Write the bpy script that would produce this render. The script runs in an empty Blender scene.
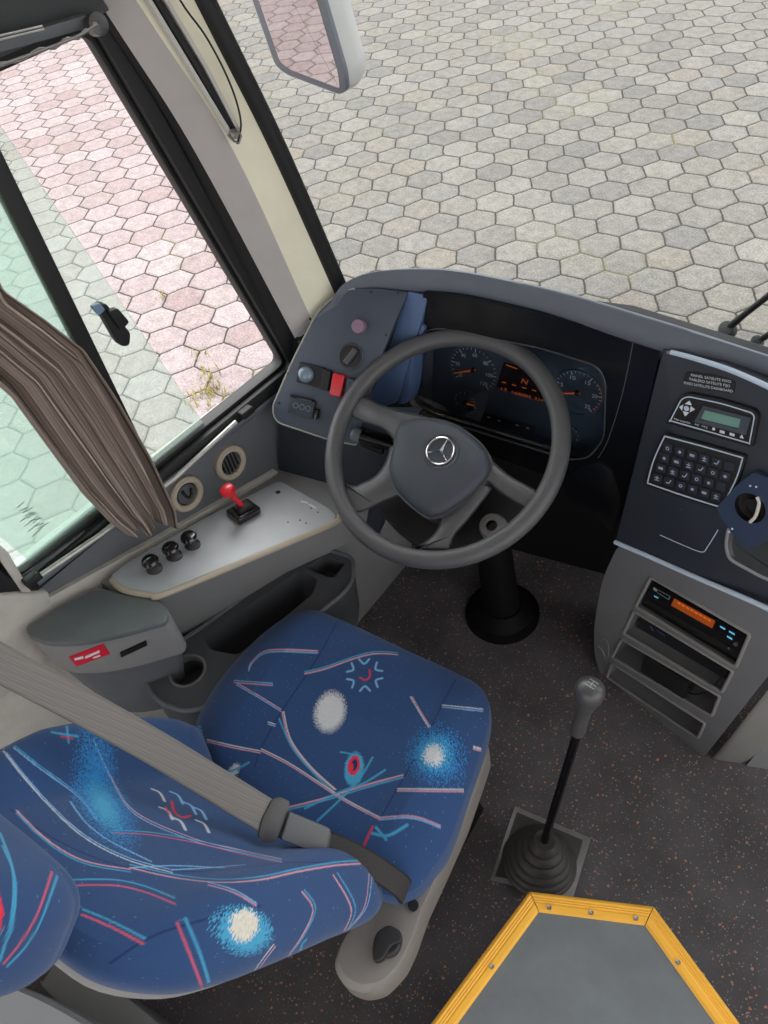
import bpy, bmesh, math, random
import numpy as np
from mathutils import Vector as V, Matrix, noise
from mathutils.bvhtree import BVHTree
random.seed(4)
PI=math.pi
S=bpy.context.scene
COL=S.collection
# ------------------------------------------------------------ camera geometry (metres, x right, y forward, z up)
F=800.0
nv=V((-0.14345034,-0.66239572,-0.73529172)).normalized()
fwv=(V((0,0,1))-nv.z*nv).normalized(); rtv=fwv.cross(nv)
AL=math.radians(50)
Yv=math.cos(AL)*fwv+math.sin(AL)*rtv; Xv=-math.sin(AL)*fwv+math.cos(AL)*rtv
M=Matrix((Xv,Yv,nv)); CAM=V((0,0,1.83))
def ray(px,py): return M@V(((px-384)/F,(py-512)/F,1.0))
def at(px,py,z=None,x=None,y=None,pl=None,dep=None):
    r=ray(px,py)
    if z is not None: s=(z-CAM.z)/r.z
    elif x is not None: s=(x-CAM.x)/r.x
    elif y is not None: s=(y-CAM.y)/r.y
    elif dep is not None: s=dep
    else: s=(pl[0]-CAM).dot(pl[1])/r.dot(pl[1])
    return CAM+s*r
def plane3(a,b,c):
    n=(b-a).cross(c-a).normalized()
    if n.dot(CAM-a)<0: n=-n
    return (a,n)
def off(pl,d): return (pl[0]+pl[1]*d,pl[1])
def pp(pts,pl): return [at(p[0],p[1],pl=pl) for p in pts]
def zpl(z): return (V((0,0,z)),V((0,0,1)))
def xpl(x): return (V((x,0,0)),V((1,0,0)))
def ypl(y): return (V((0,y,0)),V((0,-1,0)))

EXPO=1.32
# ------------------------------------------------------------ materials
def lin(c):
    o=[]
    for v in c:
        v/=255.0; o.append(v/12.92 if v<=0.04045 else ((v+0.055)/1.055)**2.4)
    return (*o,1.0)
MATS={}
def mat(name,rgb,rough=.6,metal=0.0,spec=.5,grain=0.0,gscale=900,var=0.0,vscale=12,coat=0.0,emit=None):
    if name in MATS: return MATS[name]
    m=bpy.data.materials.new(name); m.use_nodes=True; nt=m.node_tree; b=nt.nodes['Principled BSDF']
    b.inputs['Base Color'].default_value=lin(rgb); b.inputs['Roughness'].default_value=rough
    b.inputs['Metallic'].default_value=metal; b.inputs['Specular IOR Level'].default_value=spec
    b.inputs['Coat Weight'].default_value=coat
    tc=nt.nodes.new('ShaderNodeTexCoord')
    if grain>0:
        n=nt.nodes.new('ShaderNodeTexNoise'); n.inputs['Scale'].default_value=gscale; n.inputs['Detail'].default_value=2
        nt.links.new(tc.outputs['Object'],n.inputs['Vector'])
        bp=nt.nodes.new('ShaderNodeBump'); bp.inputs['Strength'].default_value=grain; bp.inputs['Distance'].default_value=.001
        nt.links.new(n.outputs['Fac'],bp.inputs['Height']); nt.links.new(bp.outputs['Normal'],b.inputs['Normal'])
    if var>0:
        n=nt.nodes.new('ShaderNodeTexNoise'); n.inputs['Scale'].default_value=vscale; n.inputs['Detail'].default_value=8; n.inputs['Roughness'].default_value=.65
        nt.links.new(tc.outputs['Object'],n.inputs['Vector'])
        r=nt.nodes.new('ShaderNodeMapRange'); r.inputs[1].default_value=.3; r.inputs[2].default_value=.7; r.inputs[3].default_value=1-var; r.inputs[4].default_value=1+var
        nt.links.new(n.outputs['Fac'],r.inputs[0])
        mx=nt.nodes.new('ShaderNodeVectorMath'); mx.operation='SCALE'; mx.inputs[0].default_value=lin(rgb)[:3]
        nt.links.new(r.outputs[0],mx.inputs['Scale']); nt.links.new(mx.outputs[0],b.inputs['Base Color'])
    if emit:
        b.inputs['Emission Color'].default_value=lin(emit[0]); b.inputs['Emission Strength'].default_value=emit[1]
    MATS[name]=m; return m
def vcol_mat(name,rough=.85,grain=.25,gscale=1400,sheen=.0):
    m=bpy.data.materials.new(name); m.use_nodes=True; nt=m.node_tree; b=nt.nodes['Principled BSDF']
    a=nt.nodes.new('ShaderNodeVertexColor'); a.layer_name='Col'
    nt.links.new(a.outputs['Color'],b.inputs['Base Color']); b.inputs['Roughness'].default_value=rough
    b.inputs['Specular IOR Level'].default_value=.2; b.inputs['Sheen Weight'].default_value=sheen
    tc=nt.nodes.new('ShaderNodeTexCoord'); n=nt.nodes.new('ShaderNodeTexNoise'); n.inputs['Scale'].default_value=gscale
    nt.links.new(tc.outputs['Object'],n.inputs['Vector'])
    bp=nt.nodes.new('ShaderNodeBump'); bp.inputs['Strength'].default_value=grain; bp.inputs['Distance'].default_value=.001
    nt.links.new(n.outputs['Fac'],bp.inputs['Height']); nt.links.new(bp.outputs['Normal'],b.inputs['Normal'])
    return m
def glass_mat(name,tint,refl=.06,haze=0.0):
    m=bpy.data.materials.new(name); m.use_nodes=True; nt=m.node_tree; nt.nodes.remove(nt.nodes['Principled BSDF'])
    out=nt.nodes['Material Output']
    t=nt.nodes.new('ShaderNodeBsdfTransparent'); t.inputs[0].default_value=tint
    g=nt.nodes.new('ShaderNodeBsdfGlossy'); g.inputs['Roughness'].default_value=.02
    lw=nt.nodes.new('ShaderNodeFresnel'); lw.inputs['IOR'].default_value=1.35
    mx=nt.nodes.new('ShaderNodeMixShader'); nt.links.new(lw.outputs[0],mx.inputs[0]); nt.links.new(t.outputs[0],mx.inputs[1]); nt.links.new(g.outputs[0],mx.inputs[2])
    last=mx
    if haze>0:
        d=nt.nodes.new('ShaderNodeBsdfTranslucent'); d.inputs[0].default_value=(tint[0],tint[1],tint[2],1)
        m2=nt.nodes.new('ShaderNodeMixShader'); m2.inputs[0].default_value=haze
        nt.links.new(mx.outputs[0],m2.inputs[1]); nt.links.new(d.outputs[0],m2.inputs[2]); last=m2
    nt.links.new(last.outputs[0],out.inputs[0]); return m
charcoal=mat('charcoal_plastic',(72,74,77),.55,grain=.35,var=.10)
dash_grey=mat('dash_pad_vinyl',(96,102,112),.62,grain=.3,gscale=700,var=.05)
black_gloss=mat('black_gloss_plastic',(15,16,19),.22,coat=.15)
black_mat=mat('black_matte_plastic',(20,20,22),.6,grain=.2)
rubber=mat('black_rubber',(19,20,21),.55)
panel_navy=mat('navy_grey_panel',(62,70,84),.42,grain=.25,gscale=1200,var=.05)
panel_black=mat('dark_panel_vinyl',(44,49,58),.45,grain=.25,gscale=1200,var=.06)
blue_trim=mat('blue_grey_trim',(78,100,138),.5,grain=.2)
grey_plastic=mat('grey_plastic',(130,130,130),.6,grain=.3,var=.06)
console_grey=mat('console_grey_plastic',(115,116,119),.55,grain=.3,var=.06)
dark_grey=mat('dark_grey_plastic',(96,99,103),.55,grain=.35,var=.12)
silver_paint=mat('silver_grey_paint',(170,174,178),.48,metal=.12,var=.06)
beige=mat('beige_trim',(184,181,173),.6,grain=.15,var=.10,vscale=25)
cream=mat('cream_vinyl',(240,237,212),.65,grain=.15,var=.07,vscale=9)
mauve=mat('mauve_grey_vinyl',(184,180,176),.65,grain=.15,var=.06)
wheel_mat=mat('wheel_grained_plastic',(80,80,82),.33,grain=.35,gscale=1600,var=.05)
pad_mat=mat('wheel_pad_plastic',(58,63,72),.5,grain=.5,gscale=1400)
chrome=mat('chrome',(225,225,228),.18,metal=1)
white_ink=mat('white_ink',(215,220,225),.6)
silver_line=mat('silver_line',(190,205,222),.35)
red_plastic=mat('red_plastic',(205,28,42),.35,coat=.3)
pink_plastic=mat('faded_pink_plastic',(132,108,124),.5)
knob_black=mat('black_knob',(26,24,24),.2,coat=.4)
vent_ring=mat('vent_ring_stone',(168,158,140),.5)
yellow=mat('yellow_aluminium',(232,172,58),.45,metal=.1,var=.05)
sheet=mat('grey_rubber_sheet',(96,101,103),.6,grain=.2,var=.10,vscale=16)
steel=mat('worn_steel',(150,149,146),.4,metal=.7,var=.15,vscale=40)
rod_metal=mat('rod_metal',(185,185,182),.4,metal=.6,var=.15,vscale=60)
boot_rubber=mat('boot_rubber',(62,58,56),.55,grain=.15)
belt_mat=None
buckle_mat=mat('buckle_plastic',(84,84,86),.45)
orange_lcd=mat('orange_lcd',(150,72,26),.4,emit=((210,90,25),.08))
orange_ink=mat('orange_segments',(150,84,44),.5,emit=((220,100,40),.12))
green_lcd=mat('green_lcd',(92,122,112),.3,emit=((110,150,135),.10))
cyan_ink=mat('cyan_ink',(110,185,215),.5,emit=((90,180,215),.25))
clear_knob=mat('pale_blue_knob',(104,122,136),.12,coat=.6)
face_mat=mat('gauge_face',(58,70,84),.28,coat=.25,var=.05)
mirror_mat=mat('mirror_glass',(205,200,200),.02,metal=1)
mirror_shell=mat('mirror_shell_grey',(160,160,157),.5,grain=.2)
mirror_rim=mat('mirror_rim_grey',(72,78,86),.5)

# ------------------------------------------------------------ mesh helpers
def finish(name,bm,m,parent=None,smooth=40,bev=0,seg=2):
    bmesh.ops.remove_doubles(bm,verts=bm.verts,dist=1e-6)
    if bev>0:
        bmesh.ops.recalc_face_normals(bm,faces=bm.faces)
        ed=[e for e in bm.edges if len(e.link_faces)==2 and e.calc_face_angle(0)>math.radians(35)]
        try: bmesh.ops.bevel(bm,geom=ed,offset=bev,segments=seg,profile=.6,affect='EDGES',clamp_overlap=True)
        except Exception as ex: print('bevel',name,ex)
    bmesh.ops.recalc_face_normals(bm,faces=bm.faces)
    me=bpy.data.meshes.new(name); bm.to_mesh(me); bm.free()
    return link(name,me,m,parent,smooth)
def link(name,me,m,parent=None,smooth=40):
    if smooth:
        me.polygons.foreach_set('use_smooth',[True]*len(me.polygons))
        me.set_sharp_from_angle(angle=math.radians(smooth))
    o=bpy.data.objects.new(name,me); COL.objects.link(o)
    for mm in (m if isinstance(m,(list,tuple)) else [m]): me.materials.append(mm)
    if parent is not None: setpar(o,parent)
    return o
def wloc(o):
    l=V(o.location)
    while o.parent: o=o.parent; l=l+V(o.location)
    return l
def setpar(o,p):
    o.parent=p; o.matrix_parent_inverse=Matrix.Identity(4)
    if o.type=='MESH' and not o.get('_sh'):
        o.data.transform(Matrix.Translation(-wloc(p)))
def tag(o,label=None,cat=None,group=None,kind=None):
    if label: o['label']=label
    if cat: o['category']=cat
    if group: o['group']=group
    if kind: o['kind']=kind
    return o
def thing(name,label,cat,loc=(0,0,0),group=None,kind=None):
    o=bpy.data.objects.new(name,None); COL.objects.link(o); o.location=loc; o.empty_display_size=.05
    return tag(o,label,cat,group,kind)
NB=bmesh.new
def prism(bm,pts,vec):
    """front loop pts, extruded by vec"""
    a=[bm.verts.new(p) for p in pts]; b=[bm.verts.new(p+vec) for p in pts]; n=len(a)
    bm.faces.new(a); bm.faces.new(b[::-1])
    for i in range(n): bm.faces.new((a[i],b[i],b[(i+1)%n],a[(i+1)%n]))
def loft(bm,loops,cap=True,closed=True):
    L=[[bm.verts.new(p) for p in l] for l in loops]
    for A,B in zip(L,L[1:]):
        n=len(A)
        for i in range(n if closed else n-1): bm.faces.new((A[i],A[(i+1)%n],B[(i+1)%n],B[i]))
    if cap and closed:
        bm.faces.new(L[0][::-1]); bm.faces.new(L[-1])
    return L
def rnd(pts,r,seg=5):
    """round the corners of a 2D polygon; r number or list"""
    out=[]; n=len(pts)
    for i in range(n):
        p=V(pts[i][:2]).to_2d() if not isinstance(pts[i],V) else pts[i]
        p=V((pts[i][0],pts[i][1])); a=V((pts[i-1][0],pts[i-1][1])); b=V((pts[(i+1)%n][0],pts[(i+1)%n][1]))
        rr=r[i] if isinstance(r,(list,tuple)) else r
        da=(a-p); db=(b-p); q=min(rr,da.length*.49,db.length*.49)
        if q<=1e-9: out.append((p.x,p.y)); continue
        s=p+da.normalized()*q; e=p+db.normalized()*q
        for k in range(seg+1):
            t=k/seg; v=s*(1-t)**2+p*(2*t*(1-t))+e*t*t; out.append((v.x,v.y))
    return out
def cr(pts,n=8,closed=False):
    """catmull-rom through pts"""
    pts=[V(p) for p in pts]; out=[]; N=len(pts)
    for i in range(N if closed else N-1):
        if closed: a,b,c,d=pts[i-1],pts[i],pts[(i+1)%N],pts[(i+2)%N]
        else: a,b,c,d=pts[max(i-1,0)],pts[i],pts[i+1],pts[min(i+2,N-1)]
        for k in range(n):
            t=k/n; out.append(.5*((2*b)+(c-a)*t+(2*a-5*b+4*c-d)*t*t+(3*b-a-3*c+d)*t**3))
    if not closed: out.append(pts[-1])
    return out
def slab(name,pxs,pl,th,m,parent=None,r=0,bev=.002,smooth=40,raise_=0,seg=2):
    """solid with the px outline on plane pl (raised by raise_) and thickness th behind"""
    p=off(pl,raise_); bm=NB(); o=rnd(pxs,r) if r else pxs
    prism(bm,pp(o,p),-p[1]*th); return finish(name,bm,m,parent,smooth,bev,seg)
def ring(name,outer,inner,pl,th,m,parent=None,bev=.0,raise_=0,smooth=40):
    """frame between two px loops of equal count"""
    p=off(pl,raise_); A=pp(outer,p); B=pp(inner,p); v=-p[1]*th; bm=NB()
    ringbm(bm,A,B,v); return finish(name,bm,m,parent,smooth,bev)
def ringbm(bm,A,B,v):
    a=[bm.verts.new(q) for q in A]; b=[bm.verts.new(q) for q in B]; a2=[bm.verts.new(q+v) for q in A]; b2=[bm.verts.new(q+v) for q in B]; n=len(a)
    for i in range(n):
        j=(i+1)%n
        bm.faces.new((a[i],a[j],b[j],b[i])); bm.faces.new((a2[i],b2[i],b2[j],a2[j]))
        bm.faces.new((a[i],a2[i],a2[j],a[j])); bm.faces.new((b[i],b[j],b2[j],b2[i]))
def shrink(pts,d):
    """inset a px loop towards its centre by d px (per-vertex normal)"""
    n=len(pts); out=[]; ar=sum(pts[i][0]*pts[(i+1)%n][1]-pts[(i+1)%n][0]*pts[i][1] for i in range(n)); sg=1 if ar>0 else -1
    for i in range(n):
        k=1
        while (V(pts[i])-V(pts[i-k])).length<1e-6: k+=1
        l=1
        while (V(pts[(i+l)%n])-V(pts[i])).length<1e-6: l+=1
        a=(V(pts[i])-V(pts[i-k])).normalized(); b=(V(pts[(i+l)%n])-V(pts[i])).normalized()
        na=V((-a.y,a.x))*sg; nb=V((-b.y,b.x))*sg; nn=(na+nb); nn=nn/max(nn.length_squared/2,.4) 
        out.append((pts[i][0]+nn.x*d,pts[i][1]+nn.y*d))
    return out
def frame(d):
    d=d.normalized(); u=V((0,0,1)) if abs(d.z)<.9 else V((1,0,0)); a=d.cross(u).normalized(); return a,d.cross(a).normalized()
def tube(bm,pts,r,seg=12,closed=False,flat=None):
    pts=[V(p) for p in pts]; N=len(pts); loops=[]; prev=None
    for i in range(N):
        if closed: t=pts[(i+1)%N]-pts[i-1]
        else: t=pts[min(i+1,N-1)]-pts[max(i-1,0)]
        t.normalize()
        if prev is None: a,b=frame(t)
        else:
            a=(prev-t*prev.dot(t)).normalized(); b=t.cross(a)
        prev=a; rr=r[i] if isinstance(r,(list,tuple)) else r
        loops.append([pts[i]+(a*math.cos(2*PI*k/seg)+b*math.sin(2*PI*k/seg))*rr for k in range(seg)])
    if closed:
        L=[[bm.verts.new(p) for p in l] for l in loops]
        for i in range(N):
            A,B=L[i],L[(i+1)%N]
            sh=0
            if i==N-1:
                sh=min(range(seg),key=lambda s:(A[0].co-B[s].co).length)
            for k in range(seg): bm.faces.new((A[k],A[(k+1)%seg],B[(k+1+sh)%seg],B[(k+sh)%seg]))
    else: loft(bm,loops)
def lathe(bm,prof,o,ax,seg=32,capend=True):
    """prof [(r,h)] along axis"""
    ax=ax.normalized(); a,b=frame(ax); loops=[]
    for r,h in prof: loops.append([o+ax*h+(a*math.cos(2*PI*k/seg)+b*math.sin(2*PI*k/seg))*max(r,1e-5) for k in range(seg)])
    loft(bm,loops,cap=capend)
def obox(bm,c,ux,uy,uz,sx,sy,sz):
    p=[c+ux*(sx/2*i)+uy*(sy/2*j) + uz*(sz/2) for i,j in((-1,-1),(1,-1),(1,1),(-1,1))]
    prism(bm,p,-uz*sz)
def box(bm,x0,x1,y0,y1,z0,z1):
    prism(bm,[V((x0,y0,z1)),V((x1,y0,z1)),V((x1,y1,z1)),V((x0,y1,z1))],V((0,0,z0-z1)))
def pxline(pl,a,b,w,raise_=0.0006,th=.0008,bm=None):
    """thin bar on a plane between px a and b, width w in metres"""
    p=off(pl,raise_); A=at(*a,pl=p); B=at(*b,pl=p); t=(B-A).normalized(); s=p[1].cross(t)*w/2
    prism(bm,[A-s,B-s,B+s,A+s],-p[1]*th)
def text_bm(bm,body,pl,p0,p1,hgt,raise_=.0008,th=.0006,italic=0,center=False,sizefit=True):
    """flat lettering on plane pl: baseline from px p0 to p1, letter height in metres"""
    p=off(pl,raise_); A=at(*p0,pl=p); B=at(*p1,pl=p); ux=(B-A); W=ux.length; ux.normalize(); uy=p[1].cross(ux)
    cu=bpy.data.curves.new('lettering','FONT'); cu.body=body; cu.size=1; cu.shear=italic
    ob=bpy.data.objects.new('lettering',cu); COL.objects.link(ob); bpy.context.view_layer.update()
    me=bpy.data.meshes.new_from_object(ob.evaluated_get(bpy.context.evaluated_depsgraph_get()))
    bpy.data.objects.remove(ob); bpy.data.curves.remove(cu)
    if not len(me.vertices): return
    xs=[v.co.x for v in me.vertices]; x0=min(xs); wd=max(xs)-x0; sx=W/wd; sy=hgt/.69
    vs=[bm.verts.new(A+ux*((v.co.x-x0)*sx)+uy*(v.co.y*sy)) for v in me.vertices]
    for f in me.polygons:
        try: bm.faces.new([vs[i] for i in f.vertices])
        except ValueError: pass
    bpy.data.meshes.remove(me)
def circ(pl,c,r,n=32,raise_=0,ux=None):
    p=off(pl,raise_); C=at(*c,pl=p); a,b=frame(p[1])
    return [C+(a*math.cos(2*PI*k/n)+b*math.sin(2*PI*k/n))*r for k in range(n)]
def disc(bm,pl,c,r,th,raise_=0,n=32): prism(bm,circ(pl,c,r,n,raise_),-pl[1]*th)
def annulus(bm,pl,c,r0,r1,th,raise_=0,n=48): ringbm(bm,circ(pl,c,r1,n,raise_),circ(pl,c,r0,n,raise_),-pl[1]*th)
def struct(o,label=None,cat=None): 
    o['kind']='structure'
    return tag(o,label,cat)

# ============================================================ SETTING
# ---- paved ground with hexagonal blocks
def ground_mat():
    m=bpy.data.materials.new('hexagonal_pavers'); m.use_nodes=True; nt=m.node_tree; N=nt.nodes; L=nt.links; b=N['Principled BSDF']
    g=N.new('ShaderNodeNewGeometry')
    def vm(op,a=None,bb=None,**k):
        n=N.new('ShaderNodeVectorMath'); n.operation=op
        for i,s in enumerate((a,bb)):
            if s is None: continue
            if isinstance(s,tuple): n.inputs[i].default_value=s
            else: L.new(s,n.inputs[i])
        return n
    def mm(op,a=None,bb=None,c=None):
        n=N.new('ShaderNodeMath'); n.operation=op
        for i,s in enumerate((a,bb,c)):
            if s is None: continue
            if isinstance(s,(int,float)): n.inputs[i].default_value=s
            else: L.new(s,n.inputs[i])
        return n.outputs[0]
    o=(-3.63356837,3.65727939,0); ax=(.805358515/.28087745,.592788042/.28087745,0); ay=(-.592788042/.28087745,.805358515/.28087745,0)
    wob=N.new('ShaderNodeTexNoise'); wob.inputs['Scale'].default_value=4.5; wob.inputs['Detail'].default_value=3; L.new(g.outputs['Position'],wob.inputs['Vector'])
    ws=vm('SUBTRACT',wob.outputs['Color'],(.5,.5,.5)); wsc=vm('MULTIPLY',ws.outputs[0],(.045,.045,0)); pos=vm('ADD',g.outputs['Position'],wsc.outputs[0])
    q=vm('SUBTRACT',pos.outputs[0],o); dx=vm('DOT_PRODUCT',q.outputs[0],ax); dy=vm('DOT_PRODUCT',q.outputs[0],ay)
    cb=N.new('ShaderNodeCombineXYZ'); L.new(dx.outputs['Value'],cb.inputs[0]); L.new(dy.outputs['Value'],cb.inputs[1]); P=cb.outputs[0]
    R3=3**.5
    def cell(sh):
        a=vm('ADD',P,sh).outputs[0]; d=vm('DIVIDE',a,(1,R3,1)).outputs[0]; f=vm('ADD',d,(.5,.5,.5)).outputs[0]; fl=vm('FLOOR',f).outputs[0]
        c=vm('MULTIPLY',fl,(1,R3,0)).outputs[0]; c=vm('SUBTRACT',c,sh).outputs[0]; return vm('SUBTRACT',P,c).outputs[0]
    A=cell((0,0,0)); B=cell((.5,R3/2,0))
    la=vm('LENGTH',A).outputs['Value']; lb=vm('LENGTH',B).outputs['Value']
    lt=mm('LESS_THAN',la,lb)
    mx=N.new('ShaderNodeMix'); mx.data_type='VECTOR'; L.new(lt,mx.inputs[0]); L.new(B,mx.inputs[4]); L.new(A,mx.inputs[5]); G=mx.outputs[1]
    ab=vm('ABSOLUTE',G).outputs[0]; sp=N.new('ShaderNodeSeparateXYZ'); L.new(ab,sp.inputs[0])
    dg=vm('DOT_PRODUCT',ab,(.5,R3/2,0)).outputs['Value']; hx=mm('MAXIMUM',sp.outputs[0],dg); ed=mm('SUBTRACT',.5,hx)
    cid=vm('SUBTRACT',P,G).outputs[0]; cid2=vm('ADD',vm('SCALE',cid).outputs[0] if False else cid,(.013,.017,0)).outputs[0]
    snp=vm('SNAP',cid2,(.1,.1,1)).outputs[0]
    wn=N.new('ShaderNodeTexWhiteNoise'); wn.noise_dimensions='2D'; L.new(snp,wn.inputs['Vector'])
    # two zones: pink blocks beside the bus, grey blocks in front; the border follows whole blocks
    rowd=vm('DOT_PRODUCT',cid,(.8660254,.5,0)).outputs['Value']   # lattice direction
    border=N.new('ShaderNodeValue'); border.outputs[0].default_value=PINKROW
    pk=mm('LESS_THAN',rowd,border.outputs[0])
    def ramp(cols):
        r=N.new('ShaderNodeValToRGB'); r.color_ramp.interpolation='LINEAR'
        while len(r.color_ramp.elements)<len(cols): r.color_ramp.elements.new(.5)
        for i,c in enumerate(cols): r.color_ramp.elements[i].position=i/(len(cols)-1); r.color_ramp.elements[i].color=lin(c)
        L.new(wn.outputs['Value'],r.inputs[0]); return r.outputs[0]
    gr=ramp([(120,117,112),(126,122,115),(131,127,118),(138,134,125),(128,125,119),(134,127,117)]); pn=ramp([(154,139,137),(164,150,148),(160,145,143),(168,156,155),(152,134,131),(166,155,151)])
    base=N.new('ShaderNodeMix'); base.data_type='RGBA'; L.new(pk,base.inputs[0]); L.new(gr,base.inputs[6]); L.new(pn,base.inputs[7])
    n1=N.new('ShaderNodeTexNoise'); n1.inputs['Scale'].default_value=14; n1.inputs['Detail'].default_value=9; n1.inputs['Roughness'].default_value=.75; L.new(g.outputs['Position'],n1.inputs['Vector'])
    mr=N.new('ShaderNodeMapRange'); mr.inputs[1].default_value=.3; mr.inputs[2].default_value=.7; mr.inputs[3].default_value=.67; mr.inputs[4].default_value=1.12; L.new(n1.outputs['Fac'],mr.inputs[0])
    n3=N.new('ShaderNodeTexNoise'); n3.inputs['Scale'].default_value=70; n3.inputs['Detail'].default_value=4; L.new(g.outputs['Position'],n3.inputs['Vector'])
    mr3=N.new('ShaderNodeMapRange'); mr3.inputs[1].default_value=.35; mr3.inputs[2].default_value=.65; mr3.inputs[3].default_value=.74; mr3.inputs[4].default_value=1.12; L.new(n3.outputs['Fac'],mr3.inputs[0])
    sc=vm('SCALE',base.outputs[2]); L.new(mm('MULTIPLY',mr.outputs[0],mr3.outputs[0]),sc.inputs['Scale'])
    # joints, with mossy weeds here and there
    n2=N.new('ShaderNodeTexNoise'); n2.inputs['Scale'].default_value=1.3; n2.inputs['Detail'].default_value=4; L.new(g.outputs['Position'],n2.inputs['Vector'])
    ms=N.new('ShaderNodeMapRange'); ms.inputs[1].default_value=.55; ms.inputs[2].default_value=.68; L.new(n2.outputs['Fac'],ms.inputs[0])
    jc=N.new('ShaderNodeMix'); jc.data_type='RGBA'; L.new(ms.outputs[0],jc.inputs[0]); jc.inputs[6].default_value=lin((58,55,50)); jc.inputs[7].default_value=lin((98,94,62))
    jn=mm('ADD',ed,mm('MULTIPLY',mm('SUBTRACT',n3.outputs['Fac'],.5),.02))
    jm=N.new('ShaderNodeMapRange'); jm.inputs[1].default_value=.012; jm.inputs[2].default_value=.034; L.new(jn,jm.inputs[0])
    fin=N.new('ShaderNodeMix'); fin.data_type='RGBA'; L.new(jm.outputs[0],fin.inputs[0]); L.new(jc.outputs[2],fin.inputs[6]); L.new(sc.outputs[0],fin.inputs[7])
    L.new(fin.outputs[2],b.inputs['Base Color']); b.inputs['Roughness'].default_value=.9; b.inputs['Specular IOR Level'].default_value=.15
    bh=N.new('ShaderNodeMapRange'); bh.inputs[1].default_value=0; bh.inputs[2].default_value=.08; L.new(jn,bh.inputs[0])
    hh=mm('ADD',bh.outputs[0],mm('MULTIPLY',n3.outputs['Fac'],.25))
    bp=N.new('ShaderNodeBump'); bp.inputs['Strength'].default_value=.5; bp.inputs['Distance'].default_value=.02; L.new(hh,bp.inputs['Height']); L.new(bp.outputs[0],b.inputs['Normal'])
    return m
# border row in lattice units: the pink field ends at the block row through (-3.5, 3.02)
def lat(p):
    q=V(p)-V((-3.63356837,3.65727939)); return V((q.dot(V((.805358515,.592788042)))/.28087745,q.dot(V((-.592788042,.805358515)))/.28087745))
_l0=lat((-3.5,3.0)); PINKROW=_l0.x*.8660254+_l0.y*.5
bm=NB(); prism(bm,[V((-26,-12,-1.2)),V((14,-12,-1.2)),V((14,30,-1.2)),V((-26,30,-1.2))],V((0,0,-.1)))
struct(finish('ground',bm,ground_mat(),smooth=0))

# ---- cab floor
def floor_mat():
    m=bpy.data.materials.new('speckled_rubber_floor'); m.use_nodes=True; nt=m.node_tree; N=nt.nodes; L=nt.links; b=N['Principled BSDF']
    g=N.new('ShaderNodeNewGeometry')
    def flecks(scale,th,cols,seed):
        vo=N.new('ShaderNodeTexVoronoi'); vo.inputs['Scale'].default_value=scale; 
        ad=N.new('ShaderNodeVectorMath'); ad.inputs[1].default_value=(seed,seed*2,0); L.new(g.outputs['Position'],ad.inputs[0]); 
        nz=N.new('ShaderNodeTexNoise'); nz.inputs['Scale'].default_value=scale*2.2; L.new(ad.outputs[0],nz.inputs['Vector'])
        sb=N.new('ShaderNodeVectorMath'); sb.operation='MULTIPLY_ADD'; sb.inputs[1].default_value=(.9/scale,)*3; L.new(nz.outputs['Color'],sb.inputs[0]); L.new(ad.outputs[0],sb.inputs[2])
        L.new(sb.outputs[0],vo.inputs['Vector'])
        s=N.new('ShaderNodeSeparateColor'); L.new(vo.outputs['Color'],s.inputs[0])
        r=N.new('ShaderNodeMath'); r.operation='MULTIPLY_ADD'; r.inputs[1].default_value=.22; r.inputs[2].default_value=th; L.new(s.outputs[0],r.inputs[0])
        lt=N.new('ShaderNodeMath'); lt.operation='LESS_THAN'; L.new(vo.outputs['Distance'],lt.inputs[0]); L.new(r.outputs[0],lt.inputs[1])
        k=N.new('ShaderNodeMath'); k.operation='GREATER_THAN'; k.inputs[1].default_value=.68; L.new(s.outputs[1],k.inputs[0])
        mu=N.new('ShaderNodeMath'); mu.operation='MULTIPLY'; L.new(lt.outputs[0],mu.inputs[0]); L.new(k.outputs[0],mu.inputs[1])
        rp=N.new('ShaderNodeValToRGB'); rp.color_ramp.elements[0].color=lin(cols[0]); rp.color_ramp.elements[1].color=lin(cols[1]); L.new(s.outputs[2],rp.inputs[0])
        return mu.outputs[0],rp.outputs[0]
    n=N.new('ShaderNodeTexNoise'); n.inputs['Scale'].default_value=7; n.inputs['Detail'].default_value=8; L.new(g.outputs['Position'],n.inputs['Vector'])
    rp=N.new('ShaderNodeValToRGB'); rp.color_ramp.elements[0].position=.3; rp.color_ramp.elements[1].position=.7; rp.color_ramp.elements[0].color=lin((74,71,73)); rp.color_ramp.elements[1].color=lin((97,93,95)); L.new(n.outputs['Fac'],rp.inputs[0])
    cur=rp.outputs[0]
    for sc,th,cols,sd in ((110,.10,((170,104,76),(204,150,120)),3.1),(170,.11,((120,116,116),(176,170,166)),7.7),(240,.12,((96,92,94),(140,134,134)),5.3)):
        k,c=flecks(sc,th,cols,sd); mx=N.new('ShaderNodeMix'); mx.data_type='RGBA'; L.new(k,mx.inputs[0]); L.new(cur,mx.inputs[6]); L.new(c,mx.inputs[7]); cur=mx.outputs[2]
    L.new(cur,b.inputs['Base Color']); b.inputs['Roughness'].default_value=.7; b.inputs['Specular IOR Level'].default_value=.3
    return m
bm=NB(); box(bm,-1.2,1.2,-1.0,1.3,-.12,0); struct(finish('floor',bm,floor_mat(),smooth=0))
# ---- bulkhead under the dash, and the nose below the windscreen
bm=NB(); prism(bm,[V((-1.26,1.02,-.9)),V((-1.12,1.12,-.9)),V((-.6,1.26,-.9)),V((1.2,1.3,-.9)),V((1.2,1.38,-.9)),V((-.62,1.34,-.9)),V((-1.16,1.2,-.9)),V((-1.3,1.08,-.9))],V((0,0,1.60)))
struct(finish('wall_front',bm,black_mat))
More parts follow.
